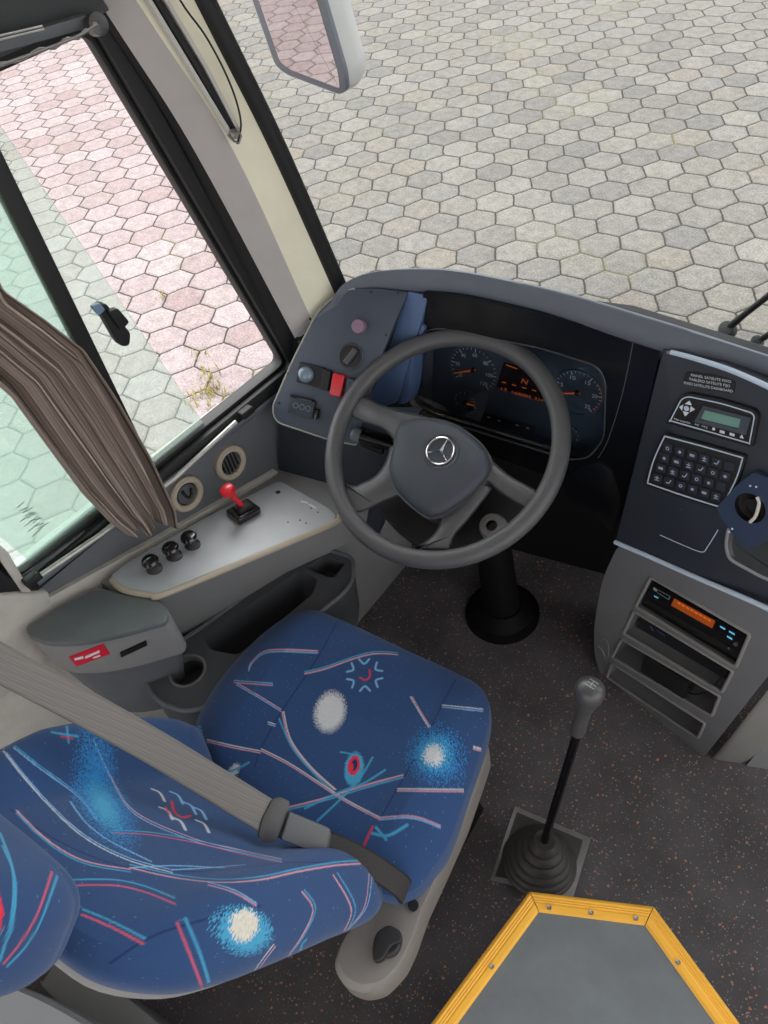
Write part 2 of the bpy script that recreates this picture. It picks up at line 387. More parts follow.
# ---- roof over the cab, windows open to the sky on every side
bm=NB(); prism(bm,[V((-1.28,-2.2,2.06)),V((1.2,-2.2,2.06)),V((1.2,1.08,2.06)),V((-.6,1.06,2.06)),V((-1.0,1.0,2.06)),V((-1.28,.75,2.06))],V((0,0,.08)))
struct(finish('ceiling',bm,mat('ceiling_cream',(225,222,214),.8)))
# ---- left wall below the window
WX=-1.2
bm=NB(); prism(bm,[V((-1.27,-1,-.9)),V((-1.207,-1,-.9)),V((-1.207,1.05,-.9)),V((-1.27,1.08,-.9))],V((0,0,1.66)))
struct(finish('wall_left',bm,beige,bev=.004))
# beige wall behind the window's rear edge (B pillar)
bm=NB(); prism(bm,[V((-1.165,y,z)) for y,z in((.105,.60),(.15,.735),(.085,.80),(.02,1.0),(-.02,1.54),(-1.0,1.54),(-1.0,.60))],V((-.11,0,0)))
struct(finish('trim_1',bm,beige,bev=.008,seg=3))
# header above the window
bm=NB(); prism(bm,[V((-1.16,y,z)) for y,z in((-1,1.535),(.70,1.525),(.60,2.05),(-1,2.05))],V((-.12,0,0)))
prism(bm,[V((-1.14,-1,1.60)),V((-1.14,.65,1.585)),V((-1.14,.60,1.72)),V((-1.14,-1,1.72))],V((-.03,0,0)))
struct(finish('trim_2',bm,mat('header_dark',(70,72,74),.6,grain=.2),bev=.006))

# ---- side window: frame, divider, panes
win=thing('window_1',None,None,(WX,.45,.79)); win['kind']='structure'
inner=[(.822,.795),(.655,1.512),(.00,1.512),(.12,.775)]
outer=[(.850,.765),(.675,1.55),(-.04,1.55),(.085,.745)]
bm=NB(); ri=rnd(inner,.02,4); ro=rnd(outer,.03,4)
ringbm(bm,[V((-1.175,a,b)) for a,b in ro],[V((-1.178,a,b)) for a,b in ri],V((-.055,0,0)))
finish('window_frame',bm,rubber,win,bev=.004)
bm=NB()   # inner channel lips
ri2=rnd([(.813,.803),(.648,1.504),(.01,1.504),(.13,.788)],.02,4)
ringbm(bm,[V((-1.192,a,b)) for a,b in ri],[V((-1.192,a,b)) for a,b in ri2],V((-.02,0,0)))
finish('glass_channel',bm,rubber,win,bev=.002)
tint=glass_mat('green_tinted_glass',(.86,.945,.915,1),haze=.16)
tint2=glass_mat('green_tinted_sliding_glass',(.83,.90,.86,1),haze=.10)
bm=NB(); prism(bm,[V((-1.214,y,z)) for y,z in((.44,.775),(.445,1.52),(-.01,1.52),(.10,.775))],V((-.004,0,0))); finish('fixed_pane',bm,tint,win,smooth=0)
bm=NB(); prism(bm,[V((-1.202,y,z)) for y,z in((.590,.785),(.462,1.52),(.05,1.52),(.16,.785))],V((-.004,0,0))); sp=finish('sliding_pane',bm,tint2,win,smooth=0)
bm=NB(); prism(bm,[V((-1.193,y,z)) for y,z in((.448,.79),(.458,1.52),(.430,1.52),(.420,.79))],V((-.022,0,0))); finish('divider_bar',bm,rubber,win,bev=.002)
# sliding handle
hp=xpl(-1.198)
slab('window_latch',[(97,306),(106,303),(131,333),(130,346),(122,347),(117,341)],hp,.018,black_mat,win,r=4,raise_=.018,bev=.003)
slab('latch_grip',[(108,312),(118,308),(130,322),(122,331)],hp,.012,black_mat,win,r=3,raise_=.028,bev=.003)
slab('latch_button',[(92,307),(100,303),(106,310),(99,316)],hp,.010,mat('blue_grey_button',(110,135,160),.3),win,r=3,raise_=.026,bev=.002)
bm=NB()  # etched marking on the glass
e=xpl(-1.2005)
for k in range(9):
    xx=17+k*2.6; pxline(e,(xx,508+k*2.6),(xx+7+2*(k%3),502+k*2.6+ (k%2)*3),.001,bm=bm)
for k in range(4): pxline(e,(20+k*4,522+k*5),(34+k*3,512+k*5),.001,bm=bm)
finish('etched_marking',bm,mat('etch_black',(40,55,50),.6),win,smooth=0)

# ---- windscreen pillar: rows of points along the corner of the cab
pil=thing('trim_3',None,None,(-1.13,.85,.95)); pil['kind']='structure'
def prow(pxs,x0,x1,ext):
    """px points top->bottom with x interpolated, extended along the line upward"""
    n=len(pxs); P=[at(*p,x=x0+(x1-x0)*i/(n-1)) for i,p in enumerate(pxs)]
    d=(P[0]-P[1]).normalized(); return [P[0]+d*ext]+P+[P[-1]-(P[-2]-P[-1]).normalized()*.06]
R0=prow([(88,0),(182,150),(280,345)],-1.18,-1.18,.55)
R1=prow([(98,0),(194,150),(284,318)],-1.165,-1.165,.55)
R2=prow([(136,0),(233,150),(304,303)],-1.135,-1.13,.55)
R3=prow([(195,0),(270,150),(334,288)],-1.13,-1.10,.55)
R4=prow([(209,0),(283,150),(341,286)],-1.13,-1.10,.55)
def strip_solid(name,A,B,depth,m,parent,bev=.004,sub=6):
    A=cr(A,sub); B=cr(B,sub); bm=NB(); loops=[]
    for a,b in zip(A,B):
        w=(b-a).normalized(); t=V((-.12,.16,.9)); t.normalize(); n=w.cross(t).normalized()
        if n.dot(CAM-a)<0: n=-n
        mid=(a+b)/2+n*.004
        loops.append([a,mid,b,b-n*depth,a-n*depth])
    loft(bm,loops); return finish(name,bm,m,parent,smooth=50,bev=0)
strip_solid('rubber_gasket',R0,R1,.05,rubber,pil)
strip_solid('pillar_side',R1,R2,.03,mauve,pil)
strip_solid('pillar_face',R2,R3,.03,cream,pil)
bm=NB(); tube(bm,cr([(a+b)/2+V((.000,.004,0)) for a,b in zip(R3,R4)],6),.0165,12); finish('screen_rubber',bm,rubber,pil)
# ---- windscreen
ws=thing('window_2',None,None,(-.3,1.2,.95)); ws['kind']='structure'
top=[R4[0]+V((0,.02,0))]+[V((-.95,1.0,1.98)),V((-.6,1.08,1.98)),V((0,1.10,1.98)),V((1.1,1.10,1.98))]
bot=[R4[-1]+V((0,.02,-.06))]+[V((-.9,1.16,.86)),V((-.55,1.24,.86)),V((0,1.27,.86)),V((1.1,1.27,.86))]
bm=NB(); A=cr(top,6); B=cr(bot,6); loft(bm,[[a,b,b+V((-.002,.005,0)),a+V((-.002,.005,0))] for a,b in zip(A,B)],cap=True)
finish('windscreen_glass',bm,glass_mat('clear_glass',(.97,.98,.98,1)),ws,smooth=60)

# ============================================================ BLIND TRACK ON THE PILLAR
bt=thing('blind_track','grey metal blind track with a dark slot on the cream pillar','blind track',at(238,138,x=-1.12))
def onpil(px,py,r=0.0):
    t=max(0,min(1,py/288)); return at(px,py,pl=PILP(py,r))
def PILP(py,r=0):
    a=at(136+(304-136)*py/303,py,x=-1.133); b=at(195+(334-195)*py/288,py,x=-1.13+.03*py/288); up=R2[1]-R2[2]
    n=(b-a).cross(up).normalized()
    if n.dot(CAM-a)<0:n=-n
    return (a+n*(.008+r),n)
def pillpts(pxs,r): return [at(x,y,pl=PILP(y,r)) for x,y in pxs]
def bar_on(name,pxs,w,h,m,parent):
    bm=NB(); pts=pillpts(pxs,h); loops=[]
    for i,p in enumerate(pts):
        t=(pts[min(i+1,len(pts)-1)]-pts[max(i-1,0)]).normalized(); n=PILP(pxs[i][1])[1]; s=n.cross(t).normalized()*w/2
        loops.append([p-s,p+s,p+s-n*.012,p-s-n*.012])
    loft(bm,loops); return finish(name,bm,m,parent,bev=.001)
bar_on('track_edge',[(110,-60),(150,0),(190,66),(231,134)],.006,.006,mat('track_white',(196,196,188),.5),bt)
bar_on('track_slot',[(119,-60),(158,0),(198,66),(235,131)],.010,.003,rubber,bt)
bar_on('track_edge',[(128,-60),(167,0),(206,66),(239,130)],.006,.006,MATS['track_white'],bt)
bm=NB(); c=pillpts([(233,133)],.008)[0]; n=PILP(133)[1]; lathe(bm,[(.0001,0),(.007,0),(.007,.008),(.004,.012),(.0001,.012)],c,n,16); tube(bm,pillpts([(228,135),(234,141),(239,143),(241,136),(239,131)],.012),.002,8); finish('hook',bm,steel,bt)
bm=NB(); tube(bm,cr(pillpts([(150,-60),(180,0),(205,35),(224,70),(236,100),(241,125),(237,144)],.012),5),.0016,8); finish('cord',bm,rubber,bt)

# ============================================================ HEADER RAIL WITH CABLE (top of side window)
hr=thing('curtain_rail','dark curtain rail with twisted cable along the window top','curtain rail',at(95,28,x=-1.14),group=None)
rp=xpl(-1.125)
slab('rail_profile',[(-80,58),(43,28),(90,14),(104,12),(101,24),(60,36),(-80,74)],rp,.02,dark_grey,hr,r=2,bev=.002)
bm=NB(); c=at(94,25,x=-1.12); lathe(bm,[(.0001,0),(.014,0),(.014,.014),(.009,.016),(.0001,.016)],c-V((0,0,0)),V((1,0,.2)),20); finish('end_bracket',bm,mat('bracket_dark_metal',(90,90,90),.4,metal=.5),hr)
bm=NB(); pts=cr([at(*p,x=-1.105) for p in((-90,96),(-30,76),(40,51),(80,35),(96,24))],8)
tube(bm,pts,.0022,8); tube(bm,[p+V((0,.0015,.003*math.sin(i*1.3))) for i,p in enumerate(pts)],.0018,6); finish('cable',bm,steel,hr)
bm=NB(); tube(bm,[at(*p,x=-1.115) for p in((-80,54),(42,26),(44,29),(-80,59))],.0015,6); finish('rail_lip',bm,rod_metal,hr)

# ============================================================ SILL AREA (left wall, inside)
trim=thing('trim_4',None,None,(-1.17,.4,.7)); trim['kind']='structure'
A=at(20,583,x=-1.186); B=at(292,378,x=-1.186); Cc=at(276,476,x=-1.168); D=at(42,612,x=-1.168)
VP=plane3(A,B,Cc)
slab('sill_panel',[(20,578),(160,478),(292,372),(300,420),(279,484),(160,552),(46,622)],VP,.02,dark_grey,trim,bev=.003)
# lighter ledge between glass and panel
bm=NB(); a,b=at(36,582,x=-1.183),at(288,384,x=-1.183); tube(bm,[a,b],.010,12); finish('sill_bead',bm,mat('sill_bluegrey',(92,98,106),.4),trim)
slab('sill_strip',[(38,604),(160,537),(277,470),(280,482),(165,548),(46,630),(30,604),(0,560),(0,545),(8,552)],VP,.03,beige,trim,raise_=.012,r=2,bev=.004)
# lower rod on two brackets
rod=thing('lower_curtain_rod','thin worn silver rod on black brackets under the side window','rod',at(245,412,pl=VP))
rq=off(VP,.018)
bm=NB(); tube(bm,pp([(40,576),(100,535),(175,478),(236,422)],rq),.0055,12); finish('rod',bm,rod_metal,rod)
for q in((32,579),(246,412)):
    c=at(*q,pl=off(VP,.02)); bm=NB(); d=(at(246,412,pl=rq)-at(32,579,pl=rq)).normalized(); obox(bm,c,d,VP[1].cross(d),VP[1],.032,.016,.02); finish('bracket',bm,black_mat,rod,bev=.004,seg=3)
# round vents
for i,(q,lab,open_) in enumerate((((185,493),'round air vent nearer the curtain with its flap turned',0),((229,462),'round air vent nearer the dashboard with straight louvres',1))):
    c=at(*q,pl=VP); vt=thing('round_air_vent',lab,'air vent',c,group='round air vents in the sill')
    bm=NB(); lathe(bm,[(.0255,-.004),(.0255,.009),(.029,.013),(.035,.013),(.039,.009),(.039,-.004)],c,VP[1],40,capend=False); finish('vent_ring',bm,vent_ring,vt)
    bm=NB(); lathe(bm,[(.0001,.002),(.026,.002),(.026,-.004),(.0001,-.004)],c,VP[1],32); finish('vent_back',bm,rubber,vt)
    d=(B-A).normalized(); e_=VP[1].cross(d)
    if open_:
        for k in range(-2,3):
            bm=NB(); h=math.sqrt(max(.0245**2-(k*.009)**2,1e-6)); obox(bm,c+d*(k*.009)+VP[1]*.006,d,e_,VP[1],.0028,2*h,.007); finish('louvre',bm,charcoal,vt,bev=.0006)
    else:
        bm=NB(); lathe(bm,[(.0001,.009),(.0215,.007),(.0215,.002),(.0001,.002)],c,VP[1],28); finish('flap',bm,charcoal,vt)
        bm=NB(); tube(bm,cr([c+VP[1]*.011+d*a*1.3+e_*b*1.3 for a,b in((-.006,.012),(-.004,.0),(0,-.006),(.006,-.004),(.009,.006))],5),.003,8); finish('flap_tab',bm,black_mat,vt)

# ============================================================ SIDE CONSOLE
pa,pb,pc=V((-1.146,.254,.69)),V((-1.128,.671,.60)),V((-.945,.658,.60))
CP=plane3(pa,pb,pc)
sc=thing('side_console','grey moulded side console with silver top plate beside driver seat','console',(-1.05,.45,0))
plate=[(110,575),(130,560),(200,520),(279,480),(330,508),(337,516),(332,523),(165,593),(150,594),(118,588)]
slab('top_plate',rnd(plate,[4,5,2,6,6,3,6,3,8,6]),CP,.012,silver_paint,sc,bev=.0035,raise_=.004,seg=3)
# beige nosing along the plate's front edge
bm=NB(); tube(bm,cr(pp([(112,580),(124,590),(150,595),(165,594),(250,559),(332,524),(339,516)],CP),5),.0065,10); finish('plate_nosing',bm,vent_ring,sc)
# body: loft of sections running along y (wall side to seat side)
def csec(x_top,y,ztop,x_mid,zmid,x_bot):
    return [V((-1.175,y,ztop+.005)),V((x_top-.01,y,ztop)),V((x_top+.004,y,ztop-.012)),V((x_mid,y,zmid)),V((x_bot,y,.0)),V((-1.175,y,0))]
bm=NB()
secs=[csec(-1.10,.235,.672,-1.125,.48,-1.13),csec(-1.045,.36,.652,-1.075,.48,-1.11),csec(-.985,.55,.612,-1.025,.47,-1.08),csec(-.945,.665,.588,-.985,.44,-1.075),csec(-.945,.80,.575,-.96,.42,-1.085),csec(-.98,.98,.56,-.99,.42,-1.10)]
loft(bm,secs); finish('body',bm,grey_plastic,sc,bev=.006,seg=3)
# storage tray with recess and cup holder
TZ=.47
def tp(pts): return [(p[0],p[1]) for p in pts]
trout=rnd([(147,684),(150,668),(170,648),(198,630),(294,560),(318,547),(354,558),(352,582),(343,594),(250,668),(206,708),(182,712),(156,700)],[6,8,8,4,4,8,8,6,6,6,10,10,8],5)
trec=rnd([(203,638),(298,571),(318,578),(313,594),(238,655),(210,650)],5,4)
sqr=rnd([(305,568),(322,556),(346,563),(333,579)],4,4)
bm=NB(); pl=zpl(TZ)
# tray top made by triangulating outline with three holes
def holed(bm,outer,holes,depths,side):
    vo=[bm.verts.new(p) for p in outer]; eo=[bm.edges.new((vo[i],vo[(i+1)%len(vo)])) for i in range(len(vo))]; allE=list(eo); HV=[]
    for h in holes:
        vh=[bm.verts.new(p) for p in h]; HV.append(vh); allE+=[bm.edges.new((vh[i],vh[(i+1)%len(vh)])) for i in range(len(vh))]
    bmesh.ops.triangle_fill(bm,use_beauty=True,use_dissolve=False,edges=allE)
    for vh,d in zip(HV,depths):
        c=sum((v.co for v in vh),V())/len(vh)
        lo=[bm.verts.new(v.co+d*1.0+(c-v.co)*.12) for v in vh]; n=len(vh)
        for i in range(n): bm.faces.new((vh[i],vh[(i+1)%n],lo[(i+1)%n],lo[i]))
        bm.faces.new(lo)
    lo=[bm.verts.new(v.co+side) for v in vo]; n=len(vo)
    for i in range(n): bm.faces.new((vo[i],lo[i],lo[(i+1)%n],vo[(i+1)%n]))
    bm.faces.new(lo)
cup=circ(pl,(187,670),.036,28)
holed(bm,pp(trout,pl),[pp(trec,pl),pp(sqr,pl),cup],[V((0,0,-.13)),V((0,0,-.05)),V((0,0,-.055))],V((-.02,0,-.17)))
finish('tray',bm,charcoal,sc,smooth=30)
bm=NB(); a=circ(pl,(187,670),.040,32,.003); b=circ(pl,(187,670),.034,32,.003); ringbm(bm,a,b,V((0,0,-.02))); finish('cup_holder_ring',bm,mat('worn_grey_edge',(104,104,102),.5,var=.15,vscale=30),sc,bev=.002)
# raised rim of the tray
bm=NB(); tube(bm,pp(trout,zpl(TZ)),.005,8,closed=True); finish('tray_rim',bm,dark_grey,sc)
# rear storage box with lid
bp_=off(CP,-.012)
sb=thing('storage_box','grey moulded box with hinged lid and red sticker behind console plate','storage box',at(95,680,z=.4))
lid=rnd([(26,627),(60,606),(95,588),(160,600),(169,613),(166,621),(120,634),(80,642),(45,642),(28,634)],[4,6,8,6,5,5,14,14,10,5],5)
slab('lid',lid,bp_,.014,mat('lid_worn_grey',(92,97,98),.5,grain=.3,var=.14,vscale=14),sb,bev=.004,raise_=.008,seg=3)
la=pp(shrink(lid,-1.0),off(bp_,-.006)); c0=sum(la,V())/len(la)
def sect(dz,sh,k): return [V((c0.x+(p.x-c0.x)*k+sh[0],c0.y+(p.y-c0.y)*k+sh[1],p.z-dz)) for p in la]
bm=NB(); loft(bm,[sect(0,(0,0),1),sect(.108,(0,0),.985)]); finish('lid_skirt',bm,grey_plastic,sb,bev=.003)
bm=NB(); loft(bm,[sect(.111,(-.008,0),.93),sect(.14,(-.014,.0),.90),sect(.24,(-.035,.0),.78),sect(.36,(-.05,.0),.62)]); finish('box_body',bm,dark_grey,sb,bev=.004)
# sticker on the skirt
def skirtpt(px,py):
    r=ray(px,py); o=SKB.ray_cast(CAM,r.normalized()); return o
bm=NB(); loft(bm,[sect(0,(0,0),1),sect(.108,(0,0),.985)]); bm.verts.index_update(); bm.faces.index_update(); bm.normal_update(); SKB=BVHTree.FromBMesh(bm); bm.free()
def stick(pts,lift):
    o=[]
    for q in pts:
        h=skirtpt(*q)
        if h[0] is None: h=(at(*q,z=.64),V((.5,-.7,.4)))
        nn=h[1] if h[1].dot(CAM-h[0])>0 else -h[1]
        o.append(h[0]+nn*lift)
    return o
def sticker_strip(bm,top,bot,l1,l0):
    A=stick(top,l1);B=stick(bot,l1);A0=stick(top,l0);B0=stick(bot,l0); loft(bm,[[a,b,d,c] for a,b,c,d in zip(A,B,A0,B0)])
def lp(a,b,n): return [(a[0]+(b[0]-a[0])*k/n,a[1]+(b[1]-a[1])*k/n) for k in range(n+1)]
bm=NB(); sticker_strip(bm,lp((69,656.5),(103,643.5),6),lp((77,666),(110,653.5),6),.0015,-.001); finish('sticker',bm,mat('red_sticker',(206,34,58),.4),sb,smooth=0)
st=sb.children[-1]
bm=NB()
for a,b,h in (((74.5,657.5),(83,655.3),2.0),((85,655.6),(99,649.5),2.0),((93,656.5),(100,654),1.2)):
    sticker_strip(bm,lp(a,b,4),lp((a[0]+h*.4,a[1]+h),(b[0]+h*.4,b[1]+h),4),.0024,.0014)
finish('sticker_lettering',bm,white_ink,sb,smooth=0)
# latch slot on the box
bm=NB(); sticker_strip(bm,lp((120,652),(146,640),4),lp((121,656),(147,644),4),.004,-.002); finish('latch',bm,rubber,sb)
# push knobs
N_=CP[1]
for i,q in enumerate(((155,570),(175,557),(193,546))):
    c=at(*q,pl=off(CP,.002)); k=thing('push_knob',['round black push knob on silver plate, nearest the storage box','round black push knob on silver plate, middle of the three','round black push knob on silver plate, nearest the red lever'][i],'knob',c,group='black push knobs on the console plate')
    bm=NB(); lathe(bm,[(.0001,0),(.016,0),(.016,.005),(.011,.009),(.006,.012),(.006,.020),(.0001,.020)],c,V((0,0,1)),24); finish('knob_stem',bm,mat('knob_collar',(60,58,58),.35),k)
    bm=NB(); lathe(bm,[(.0001,.019),(.010,.019),(.0155,.0225),(.017,.028),(.0145,.033),(.008,.0352),(.0001,.0355)],c,V((0,0,1)),24); finish('knob_cap',bm,knob_black,k)
# parking brake lever
c=at(244,515,pl=off(CP,.004)); pb=thing('parking_brake_lever','red-knobbed parking brake lever on black base on the console plate','lever',c)
yv=(pb_:=(V((-1.128,.671,.60))-V((-1.146,.254,.69)))).normalized(); xv=yv.cross(N_).normalized()
bm=NB(); obox(bm,c+N_*.009,xv,yv,N_,.046,.058,.018); finish('base',bm,knob_black,pb,bev=.005,seg=3)
bm=NB(); obox(bm,c+N_*.022,xv,yv,N_,.026,.034,.012); finish('collar',bm,black_mat,pb,bev=.004,seg=3)
top_=at(229,492,pl=off(CP,.075)); b0=c+N_*.022
bm=NB(); tube(bm,[b0,b0.lerp(top_,.35),b0.lerp(top_,.75),top_],[.006,.0055,.007,.009],14); finish('lever',bm,red_plastic,pb)
dv=(top_-b0).normalized(); bm=NB(); lathe(bm,[(.0001,-.008),(.009,-.007),(.0145,.0),(.0165,.006),(.015,.013),(.009,.0175),(.0001,.019)],top_-dv*.002,dv,24); finish('knob',bm,red_plastic,pb)
bm=NB()
for q in((278,492),):
    disc(bm,CP,q,.0055,.001,.0046,16)
finish('plate_hole',bm,rubber,sc,smooth=0)
for q in((300,520),(306,523),(311,508),(288,522),(318,512)): bm=NB(); disc(bm,CP,q,.0018,.001,.0046,10); finish('screw_hole',bm,rubber,sc,smooth=0)
bm=NB()
for a,b in(((301,501),(308,503)),((309,504),(316,508))): bm=NB(); pxline(CP,a,b,.004,.0048,bm=bm); finish('worn_mark',bm,white_ink,sc,smooth=0)

# ============================================================ CURTAIN
def yz(pxs): 
    o=[at(*p,x=-1.135) for p in pxs]; return sorted([(q.z,q.y) for q in o])
Lp=yz([(0,392),(40,445),(75,490),(105,520),(125,534)]); Rp=yz([(0,290),(40,318),(78,348),(110,398),(138,448),(158,492),(160,512)])
zz=[a for a,_ in Lp]; print('curtain',Lp,Rp)
def itp(t,tab):
    return float(np.interp(t,[a for a,_ in tab],[b for _,b in tab]))
Lp+= [(1.53,Lp[-1][1]-.10)]; Rp+=[(1.53,Rp[-1][1]+.02)]
zlow=Lp[0][0]
nz,ncol=90,220
vs=[];fs=[];cols=[]
dark=np.array(lin((84,74,68))[:3]); mid=np.array(lin((146,132,122))[:3]); light=np.array(lin((168,154,143))[:3])
for i in range(nz+1):
    t=i/nz; z=1.53+(zlow-1.53)*t
    y0=itp(z,Lp); y1=itp(z,Rp)
    for j in range(ncol+1):
        s=j/ncol
        ph=s*2*PI*4.0+.6*math.sin(3*t+5*s)
        amp=.027*(.55+.45*math.sin(7*s+1.3))*(1-.35*t)
        x=-1.122+amp*math.sin(ph)+.006*math.sin(ph*2.1+4*t)+.004*noise.noise(V((s*9,t*6,1)))
        y=y0+(y1-y0)*(s+.035*math.sin(ph*1+.8))
        zb=z+(0.018*math.sin(s*5+.5)-.03*max(0,s-.55) if i==nz else 0)
        vs.append((x,y,z-.04*s*t**4+.012*math.sin(s*11)*t**6))
        st_=(s*26)%1.0
        c=mid if st_<.62 else (dark if st_<.78 else light)
        if (s*78)%1<.3: c=c*.86
        cols.append((*c,1))
for i in range(nz):
    for j in range(ncol):
        a=i*(ncol+1)+j; fs.append((a,a+1,a+ncol+2,a+ncol+1))
me=bpy.data.meshes.new('curtain'); me.from_pydata(vs,[],fs); ca=me.color_attributes.new('Col','FLOAT_COLOR','POINT'); ca.data.foreach_set('color',np.array(cols,dtype=np.float32).ravel())
o=link('curtain',me,vcol_mat('striped_curtain_cloth',.9,.3,1500),smooth=180)
md=o.modifiers.new('thick','SOLIDIFY'); md.thickness=.002
tag(o,'brown striped curtain gathered in folds over the side window','curtain')

# ============================================================ DASHBOARD
dash=thing('dashboard','dark moulded dashboard with grey padded top and glossy black instrument hood','dashboard',(-.6,1.1,0))
# padded top: sections along the screen, far edge -> front lip
far=[(334,296),(345,283),(372,272),(420,268),(470,272),(560,291),(650,317),(720,339),(790,362)]
lip=[(337,300),(352,291),(385,285),(422,287),(470,292),(556,313),(645,341),(716,362),(790,386)]
FARZ=[.965,.985,1.0,1.01,1.01,1.01,1.01,1.01,1.01]
fx=[at(*p,z=z) for p,z in zip(far,FARZ)]; lx=[at(*p,z=z-.0) for p,z in zip(lip,[.955,.965,.975,.98,.98,.98,.98,.98,.98])]
def padloops():
    fa=cr(fx,6); li=cr(lx,6); o=[]
    for ii,(f_,l_) in enumerate(zip(fa,li)):
        d=(l_-f_); d.z=0
        dn=d.normalized(); g=min(1,.12+ii/14)
        far2=f_-dn*.05*g+V((0,0,-.09*g))
        o.append([far2,f_-dn*.016*g+V((0,0,-.016*g)),f_,f_+d*.35+V((0,0,.001)),f_+d*.75+V((0,0,-.010)),l_+V((0,0,.006)),l_+V((0,0,-.008))+dn*.0,l_-dn*.012+V((0,0,-.020)),l_-dn*.10+V((0,0,-.07))])
    return o
bm=NB(); loft(bm,padloops()); finish('top_pad',bm,dash_grey,dash,smooth=60)
# main faces
HPa,HPb,HPc=at(425,297,z=.962),at(648,346,z=.958),at(600,470,z=.66)
HP=plane3(HPa,HPb,HPc)    # hood plane around the instrument cluster
print('HP',HP, [tuple(round(v,3) for v in at(*p,pl=HP)) for p in((415,330),(410,400),(600,375),(585,455),(660,350),(612,530))])
FPL=off(HP,-.055)         # gauge face plane, recessed
holeR=rnd([(416,333),(440,328),(540,348),(598,366),(606,382),(604,440),(588,458),(570,460),(430,417),(410,405),(409,392)],[6,8,10,8,8,10,6,6,8,5,5],4)
hood=rnd([(424,291),(540,314),(662,344),(640,440),(612,532),(590,500),(560,480),(480,452),(420,432),(404,412),(404,396)],[3,3,3,3,3,8,8,8,8,4,4],4)
bm=NB()
def holed_plate(bm,outer,hole,n,th):
    vo=[bm.verts.new(p) for p in outer]; vh=[bm.verts.new(p) for p in hole]
    E=[bm.edges.new((v[i],v[(i+1)%len(v)])) for v in(vo,vh) for i in range(len(v))]
    bmesh.ops.triangle_fill(bm,use_beauty=True,use_dissolve=False,edges=E)
    lo=[bm.verts.new(v.co-n*th) for v in vo]
    for i in range(len(vo)): bm.faces.new((vo[i],lo[i],lo[(i+1)%len(vo)],vo[(i+1)%len(vo)]))
holed_plate(bm,pp(hood,HP),pp(holeR,HP),HP[1],.05); finish('instrument_hood',bm,black_gloss,dash,smooth=35)
# recessed walls (binnacle)
faceR=[(x,y) for x,y in shrink(holeR,0)]
A=pp(holeR,HP); cA=sum(A,V())/len(A); Bq=pp(rnd([(434,338),(448,331),(540,349),(597,367),(605,383),(603,440),(587,455.5),(569,457),(446,420),(434,411),(432,398)],[6,8,10,8,8,10,6,6,8,5,5],4),FPL)
bm=NB(); L_=loft(bm,[A,[p.lerp(q,.5) for p,q in zip(A,Bq)],Bq],cap=False); finish('binnacle_wall',bm,mat('binnacle_grey',(112,110,106),.5,grain=.2),dash,smooth=35)
bm=NB(); tube(bm,A,.0014,6,closed=True); finish('hood_bead',bm,mat('bead_grey',(70,72,76),.4),dash)
# seam line on the hood right side
bm=NB(); tube(bm,cr(pp([(633,343),(622,395),(608,440),(598,458)],off(HP,.0004)),5),.0007,6); finish('hood_seam',bm,mat('seam_grey',(88,90,94),.4),dash)
# right lower fairing of the hood
slab('hood_fairing',rnd([(598,462),(612,472),(622,500),(613,534),(594,516),(566,500),(560,478),(580,468)],6),off(HP,.004),.05,black_gloss,dash,bev=.004)
# blue-grey trims between the switch panel and the hood
TPp=plane3(at(404,291,z=.965),at(429,296,z=.965),at(376,412,z=.70))
slab('trim_pad',[(407,291),(428,296),(421,322),(409,362),(397,402),(384,407),(370,400),(390,345)],TPp,.05,blue_trim,dash,r=2,bev=.004)
slab('trim_pad',[(421.5,324),(425,328),(414,352),(409.5,390),(406,404),(397.5,404),(410,362)],off(TPp,-.004),.05,blue_trim,dash,r=2,bev=.004)
# dark panel below the switch panel
LPl=plane3(at(278,412,x=-1.13),at(330,440,z=.72),at(282,480,x=-1.13))
slab('lower_panel',[(277,398),(345,412),(418,414),(414,452),(396,486),(372,548),(340,520),(279,482)],off(LPl,-.03),.03,panel_black,dash,bev=.003)
# centre panel to the right
K1,K2=at(600,673,z=0.0),at(702,757,z=0.0)
P1,P2,P3=at(660,350,y=1.035),at(768,397,y=1.005),at(617,541,y=.945)
CPN=plane3(P1,P2,P3)
RPL=plane3(K1,K2,at(690,576,pl=off(CPN,-.004)))
slab('centre_panel',rnd([(663,349),(720,365),(800,402),(800,625),(690,577),(615,543)],[2,2,2,2,2,3]),CPN,.06,panel_black,dash,bev=.003)
bm=NB(); tube(bm,cr(pp([(671,352),(700,360),(740,374),(800,402)],off(CPN,.003)),5),.0042,8); finish('panel_edge_strip',bm,silver_line,dash)
bm=NB(); tube(bm,cr([min((at(*q,pl=off(CPN,.004)),at(*q,pl=off(RPL,.004))),key=lambda p:(p-CAM).length) for q in((615,542),(650,557),(700,579),(750,600.5),(800,624))],5),.0046,8); finish('panel_edge_strip',bm,silver_line,dash)
bm=NB(); tube(bm,cr(pp([(660,535),(685,546),(702,552),(708,546),(718,530)],off(CPN,.0002)),6),.0009,6); finish('panel_groove',bm,silver_line,dash)
for q,r_ in(((668,352.5),.003),((681,510),.0016)): bm=NB(); disc(bm,CPN,q,r_,.002,.002,12); finish('panel_screw',bm,chrome,dash)
# body that closes the dash behind the faces
bm=NB(); prism(bm,[V((-1.1,.97,.52)),V((-.95,1.08,.52)),V((-.5,1.10,.52)),V((.0,1.10,.52)),V((.0,1.22,.52)),V((-.6,1.22,.52)),V((-1.1,1.08,.52))],V((0,0,.38)))
finish('dash_core',bm,black_mat,dash)

